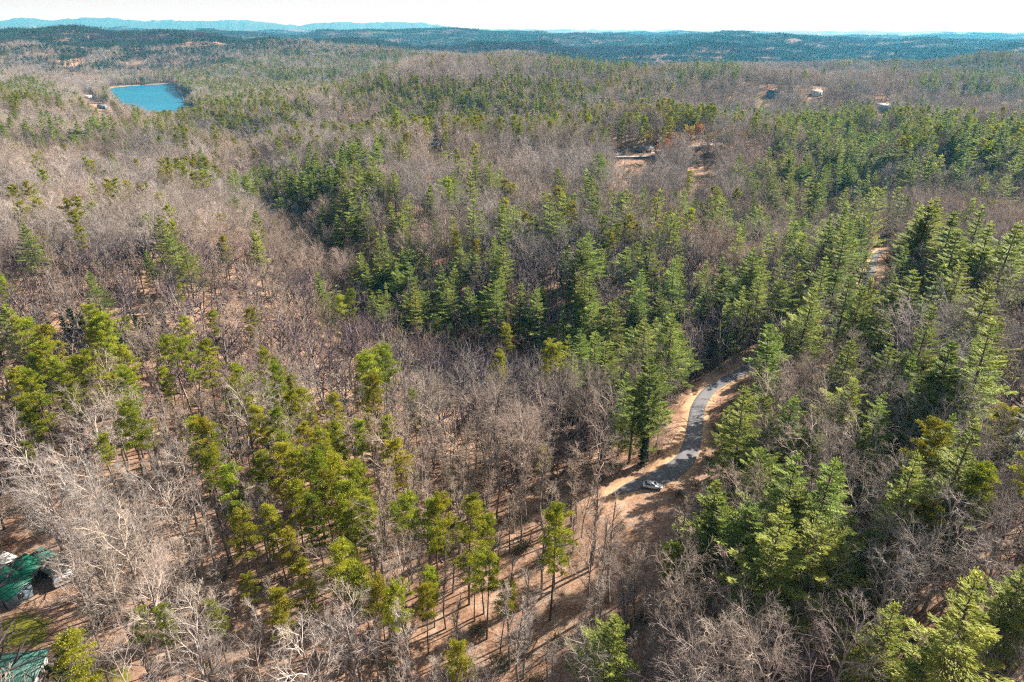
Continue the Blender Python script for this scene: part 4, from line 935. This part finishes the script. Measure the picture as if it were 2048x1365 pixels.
# cabins at the lower left edge
zc = float(h(np.array([hit(40, 1185)[0]]), np.array([hit(40, 1185)[1]]))[0])
GRP = 'green roofed cabins at the clearing'
house('metal_roof_cabin', 'cabin with dark green metal roof and shaded front, nearest the mossy lawn', 'cabin', 0, 0, 8.0, 5.0, 3.2, R(-24), M['blue_grey'], M['green_roof'], pitch=.16, chimney=False, wins=3, group=GRP, shed=True, ribs=True, at=flat(14, 1172, zc + 3))
house('metal_roof_cabin', 'middle green roof half hidden under a pale bare branch', 'cabin', 0, 0, 6.4, 3.6, 3.0, R(-24), M['wood'], M['green_roof'], pitch=.12, chimney=False, wins=2, group=GRP, shed=True, ribs=True, at=flat(52, 1134, zc + 3))
house('metal_roof_shed', 'shed with faded pale green metal roof behind the green cabins', 'shed', 0, 0, 4.6, 2.4, 2.8, R(-24), M['wood'], M['pale_green'], pitch=.12, chimney=False, wins=1, group=GRP, shed=True, ribs=True, at=flat(84, 1112, zc + 3))
house('mossy_shed', 'low shed with mossy grey roof beside the green cabins', 'shed', 0, 0, 5.2, 3.4, 2.4, R(-24), M['wood'], M['mossy'], pitch=.15, chimney=False, wins=1, shed=True, at=flat(116, 1138, zc + 2.4))
house('tin_roof_cabin', 'cabin under faded teal metal roof at the bottom left corner', 'cabin', 0, 0, 10.5, 6.5, 3.0, R(8), M['white'], M['pale_green'], pitch=.14, chimney=False, wins=3, group=GRP, shed=True, ribs=True, at=flat(16, 1352, zc + 2))
house('grey_shed', 'small pale grey roof cut by the left edge above the green cabins', 'shed', 0, 0, 3.4, 3.0, 2.6, R(-22), M['wood'], M['concrete'], pitch=.1, chimney=False, wins=1, shed=True, at=flat(4, 1120, zc + 2.6))
# white camper beside the mossy shed
def camper(px, py, rz):
    x, y = flat(px, py, zc + 1); z = float(h(np.array([x]), np.array([y]))[0])
    r0 = root('camper_trailer', 'small white camper trailer among bare trees beside the mossy shed', 'trailer', (x, y, z), rz)
    B = Buf(); L_, W_, H_ = 3.6, 1.9, 1.9
    prof = [(-L_ / 2, .5), (-L_ / 2 - .15, 1.2), (-L_ / 2 + .25, H_ + .4), (L_ / 2 - .3, H_ + .45), (L_ / 2 + .12, 1.5), (L_ / 2, .5)]
    n = len(prof); V = [(p[0], -W_ / 2, p[1]) for p in prof] + [(p[0], W_ / 2, p[1]) for p in prof]
    B.add(V, [(i, (i + 1) % n, n + (i + 1) % n, n + i) for i in range(n)]); B.add([V[0], V[1], V[2], V[3]], [(0, 3, 2, 1)]); B.add([V[0], V[3], V[4], V[5]], [(0, 3, 2, 1)])
    V2 = V[n:]; B.add([V2[0], V2[1], V2[2], V2[3]], [(0, 1, 2, 3)]); B.add([V2[0], V2[3], V2[4], V2[5]], [(0, 1, 2, 3)])
    part('body', B, M['white'], r0)
    for s_ in (-1, 1):
        B = Buf(); B.tubes([(0, s_ * W_ / 2, .33, 0, s_ * (W_ / 2 - .2), .33, .33, .33)], 14); B.add([(0.3 * math.cos(a), s_ * W_ / 2 + s_ * .01, .33 + .3 * math.sin(a)) for a in (0, 1.57, 3.14, 4.71)], [(0, 1, 2, 3)]); part('wheel', B, M['dark_wood'], r0)
        B = Buf(); box_bm(B, -.9, -.1, s_ * W_ / 2 - .02, s_ * W_ / 2 + .02, 1.2, 1.7); part('window', B, M['glass'], r0)
    B = Buf(); B.tubes([(L_ / 2, 0, .55, L_ / 2 + 1, 0, .5, .05, .05)], 5); part('tow_bar', B, M['dark_wood'], r0)
camper(129, 1163, R(38))
# upturned boat near the lawn
x, y = hit(218, 1222); z = float(h(np.array([x]), np.array([y]))[0])
r0 = root('rowing_boat', 'pale upturned boat hull lying in leaves by the lawn', 'boat', (x, y, z + .1), R(45))
B = Buf(); nn = 13; rows = []
for i in range(nn):
    t = i / (nn - 1) * 2 - 1; wd = .62 * (1 - abs(t) ** 2.4) + .02; hg = .5 * (1 - .35 * abs(t) ** 2)
    rows.append([(t * 2.1, -wd, 0), (t * 2.1, -wd * .8, hg * .6), (t * 2.1, 0, hg), (t * 2.1, wd * .8, hg * .6), (t * 2.1, wd, 0)])
V = np.array(rows).reshape(-1, 3); i = np.arange(nn - 1)[:, None]; j = np.arange(4)[None]; B.add(V, np.stack((i * 5 + j, (i + 1) * 5 + j, (i + 1) * 5 + j + 1, i * 5 + j + 1), -1).reshape(-1, 4))
part('hull', B, M['white'], r0); B = Buf(); B.tubes([(-2.0, 0, .46, 2.0, 0, .46, .04, .04)], 5); part('keel', B, M['concrete'], r0)

# distant houses
HG = 'houses scattered on the wooded hills'
def fh(px, py, s_, rz, wm, rm, label, name='house', **kw):
    return house(name, label, 'house', px, py, 14 * s_, 9 * s_, 4.5 * s_, rz, wm, rm, group=HG, **kw)
fh(872, 300, .75, R(15), M['wood'], M['grey_roof'], 'grey brown gabled house with white trim among pines on the ridge', 'gabled_house', pitch=.9)
fh(905, 297, .55, R(-10), M['white'], M['grey_roof'], 'pale low house right of the gabled house among trunks', 'small_house')
fh(1290, 305, .8, R(5), M['wood'], M['grey_roof'], 'grey roofed house behind bare trees at the end of the pale drive', 'ridge_house')
fh(1545, 193, 1.1, R(20), M['blue_grey'], M['dark_wood'], 'dark blue house beside two black evergreens on the lawn', 'blue_house', pitch=.8)
fh(1583, 199, .7, R(10), M['white'], M['grey_roof'], 'small white house right of the dark blue house', 'cottage')
fh(1632, 190, 1.0, R(0), M['white'], M['white'], 'long white roofed house above the clay drive', 'white_roof_house', chimney=False)
fh(1765, 222, 1.2, R(-25), M['blue_grey'], M['concrete'], 'pale blue grey house alone in leafless purple woods', 'grey_house', pitch=.8)
fh(178, 198, 1.1, R(10), M['white'], M['white'], 'white roofed house above the drive left of the lake', 'lake_house', chimney=False)
fh(206, 218, 1.2, R(-8), M['blue_grey'], M['grey_roof'], 'blue grey roofed house below the drive left of the lake', 'lakeside_cottage')
fh(163, 99, 1.1, R(5), M['white'], M['white'], 'large white house on the far hill above the lake', 'hilltop_house', pitch=.9)
fh(276, 108, 1.5, R(-5), M['wood'], M['brick'], 'brown house with reddish bank on the far hill above the lake', 'far_brown_house')
fh(1635, 72, 3.0, R(0), M['white'], M['white'], 'large pale building glinting near the right horizon', 'warehouse', chimney=False)
fh(1752, 140, 1.6, R(0), M['white'], M['white'], 'tiny white house in the teal valley at right', 'valley_house', chimney=False)
# barn on the ridge
house('striped_barn', 'small green and white striped shed at the end of the pale drive', 'shed', 1317, 313, 6, 4, 3, R(0), M['white'], M['pale_green'], chimney=False, wins=2)
# parking pad of the ridge house
PD = smooth_line([hit(*p) for p in [(1224, 315), (1250, 315), (1290, 314), (1322, 313)]], 4); o = ribbon('concrete_pad', PD, h(PD[:, 0], PD[:, 1]) + .3, np.full(len(PD), 1.8), M['concrete'], .3); tag(o, 'long pale concrete drive on the ridge', None, None, 'structure')

# ------------------------------------------------------------------ parked car
M['car'] = mat('white_car_paint', (.80, .81, .82), (.78, .79, .80), 1, .25, spec=.6)
M['tyre'] = mat('tyre_rubber', (.02, .02, .02), (.03, .03, .03), 3, .9)
M['rim'] = mat('wheel_rim', (.5, .5, .52), (.4, .4, .42), 3, .35, metal=.8)
M['lampR'] = mat('tail_lens', (.4, .02, .02), (.3, .01, .01), 3, .3)
M['lampW'] = mat('head_lens', (.8, .8, .8), (.7, .7, .7), 3, .15)
def car(px, py, rz):
    x, y = hit(px, py); z = float(h(np.array([x]), np.array([y]))[0]) + .12
    r0 = root('parked_car', 'white car parked at the leafy road edge below the bend', 'car', (x, y, z), rz)
    st = [(-2.35, .50, .78, .62), (-2.25, .34, .86, .80), (-1.7, .26, .93, .88), (-.6, .24, .96, .91), (.8, .24, .96, .91), (1.7, .28, .90, .88), (2.2, .36, .80, .82), (2.35, .48, .70, .66)]
    B = Buf(); ring = []
    for (xx, zb, zt, hw_) in st: ring.append([(xx, -hw_ * .92, zb), (xx, -hw_, zb + .15), (xx, -hw_ * .99, zt - .14), (xx, -hw_ * .88, zt), (xx, hw_ * .88, zt), (xx, hw_ * .99, zt - .14), (xx, hw_, zb + .15), (xx, hw_ * .92, zb)])
    V = np.array(ring).reshape(-1, 3); n = 8; i = np.arange(len(st) - 1)[:, None]; j = np.arange(n)[None]
    B.add(V, np.stack((i * n + j, (i + 1) * n + j, (i + 1) * n + (j + 1) % n, i * n + (j + 1) % n), -1).reshape(-1, 4))
    for e_ in (0, len(st) - 1):
        Rg = ring[e_]; B.add([Rg[0], Rg[1], Rg[6], Rg[7]], [(0, 1, 2, 3)]); B.add([Rg[1], Rg[2], Rg[5], Rg[6]], [(0, 1, 2, 3)]); B.add([Rg[2], Rg[3], Rg[4], Rg[5]], [(0, 1, 2, 3)])
    body = part('body', B, M['car'], r0)
    # cabin: glass house and a roof panel
    B = Buf(); lo = [(-1.95, -.78, .93), (.95, -.78, .93), (.95, .78, .93), (-1.95, .78, .93)]; hi = [(-1.35, -.60, 1.42), (.15, -.60, 1.42), (.15, .60, 1.42), (-1.35, .60, 1.42)]
    B.add(lo + hi, [(0, 1, 5, 4), (1, 2, 6, 5), (2, 3, 7, 6), (3, 0, 4, 7), (4, 5, 6, 7)]); part('window', B, M['glass'], r0)
    B = Buf(); slab(B, [(-1.4, -.62, 1.46), (.2, -.62, 1.46), (.2, .62, 1.46), (-1.4, .62, 1.46)], .06)
    for s_ in (-1, 1):
        for a, b_ in (((-1.95, .80, .95), (-1.38, .63, 1.45)), ((.97, .80, .95), (.18, .63, 1.45)), ((-.45, .80, .95), (-.5, .63, 1.45))): B.tubes([(a[0], s_ * a[1], a[2], b_[0], s_ * b_[1], b_[2], .05, .05)], 4)
    part('roof', B, M['car'], r0)
    for xx in (-1.45, 1.42):
        for s_ in (-1, 1):
            B = Buf(); B.tubes([(xx, s_ * .70, .33, xx, s_ * .93, .33, .33, .33)], 18); B.tubes([(xx, s_ * .93, .33, xx, s_ * .935, .33, .33, .02)], 18); wl = part('wheel', B, M['tyre'], r0)
            B = Buf(); B.tubes([(xx, s_ * .936, .33, xx, s_ * .95, .33, .2, .02)], 10); part('rim', B, M['rim'], wl)
    for s_ in (-1, 1):
        B = Buf(); box_bm(B, 2.22, 2.33, s_ * .62 - .16, s_ * .62 + .16, .60, .72); part('headlight', B, M['lampW'], r0)
        B = Buf(); box_bm(B, -2.38, -2.25, s_ * .62 - .14, s_ * .62 + .14, .62, .76); part('tail_light', B, M['lampR'], r0)
        B = Buf(); box_bm(B, .62, .80, s_ * .98 - .1, s_ * .98 + .1, .95, 1.08); part('mirror', B, M['car'], r0)
    B = Buf(); box_bm(B, 2.36, 2.38, -.25, .25, .42, .53); part('number_plate', B, M['white'], r0)
car(1305, 976, R(-14))

# rock outcrops above the lake
M['rock'] = mat('pale_rock', (.42, .40, .38), (.24, .23, .23), .08, .9)
def rock(px, py, s_, lab_):
    x, y = hit(px, py); z = float(h(np.array([x]), np.array([y]))[0]); rg = np.random.default_rng(int(px)); B = Buf(); n, m_ = 12, 7; V = []
    for i in range(m_):
        for j in range(n):
            a = j / n * 6.283; f = i / (m_ - 1) * 1.5; V.append((math.cos(a) * math.cos(f) * (1 + rg.normal(0, .12)), math.sin(a) * math.cos(f) * .7 * (1 + rg.normal(0, .12)), math.sin(f) * 1.3 + rg.normal(0, .06)))
    V = np.array(V) * s_; V[:, 2] -= s_ * .3; i = np.arange(m_ - 1)[:, None]; j = np.arange(n)[None]
    B.add(V, np.stack((i * n + j, i * n + (j + 1) % n, (i + 1) * n + (j + 1) % n, (i + 1) * n + j), -1).reshape(-1, 4))
    o = link('rock_outcrop', B.mesh('rock_outcrop', [M['rock']]), loc=(x, y, z)); tag(o, lab_, 'rock', 'rock outcrops above the far shore')
rock(274, 146, 11, 'pale rock outcrop left of its twin above the far lake shore'); rock(284, 146, 10, 'pale rock outcrop in the middle above the far lake shore'); rock(298, 147, 10, 'grey rock outcrop rightmost above the far lake shore')
# boat dock on the lake
x, y = flat(383, 198, LAKE_Z); r0 = root('boat_dock', 'white roofed boat dock on the right shore of the blue lake', 'dock', (x, y, LAKE_Z), R(20))
B = Buf(); box_bm(B, -6, 6, -4, 4, -.3, .5); part('deck', B, M['wood'], r0)
B = Buf(); box_bm(B, -5, 5, -3.2, 3.2, 3.4, 3.8); part('roof', B, M['white'], r0)
for sx in (-1, 1):
    for sy in (-1, 1): B = Buf(); B.tubes([(sx * 4.7, sy * 3, .4, sx * 4.7, sy * 3, 3.45, .15, .15)], 6); part('post', B, M['wood'], r0)

# ------------------------------------------------------------------ haze
B = Buf(); E = 27500; box_bm(B, -E, E, -E, E, -120, 430)
hz = link('haze', B.mesh('haze', [])); tag(hz, 'thin blue haze over the distant hills', 'haze', None, 'stuff')
m_ = bpy.data.materials.new('haze'); m_.use_nodes = True; t = m_.node_tree; t.nodes.clear()
pv = t.nodes.new('ShaderNodeVolumePrincipled'); pv.inputs['Density'].default_value = 6.2e-5; pv.inputs['Color'].default_value = (.10, .56, .90, 1); pv.inputs['Absorption Color'].default_value = (1, 1, 1, 1); pv.inputs['Anisotropy'].default_value = .2
ou = t.nodes.new('ShaderNodeOutputMaterial'); t.links.new(pv.outputs[0], ou.inputs['Volume']); hz.data.materials.append(m_)
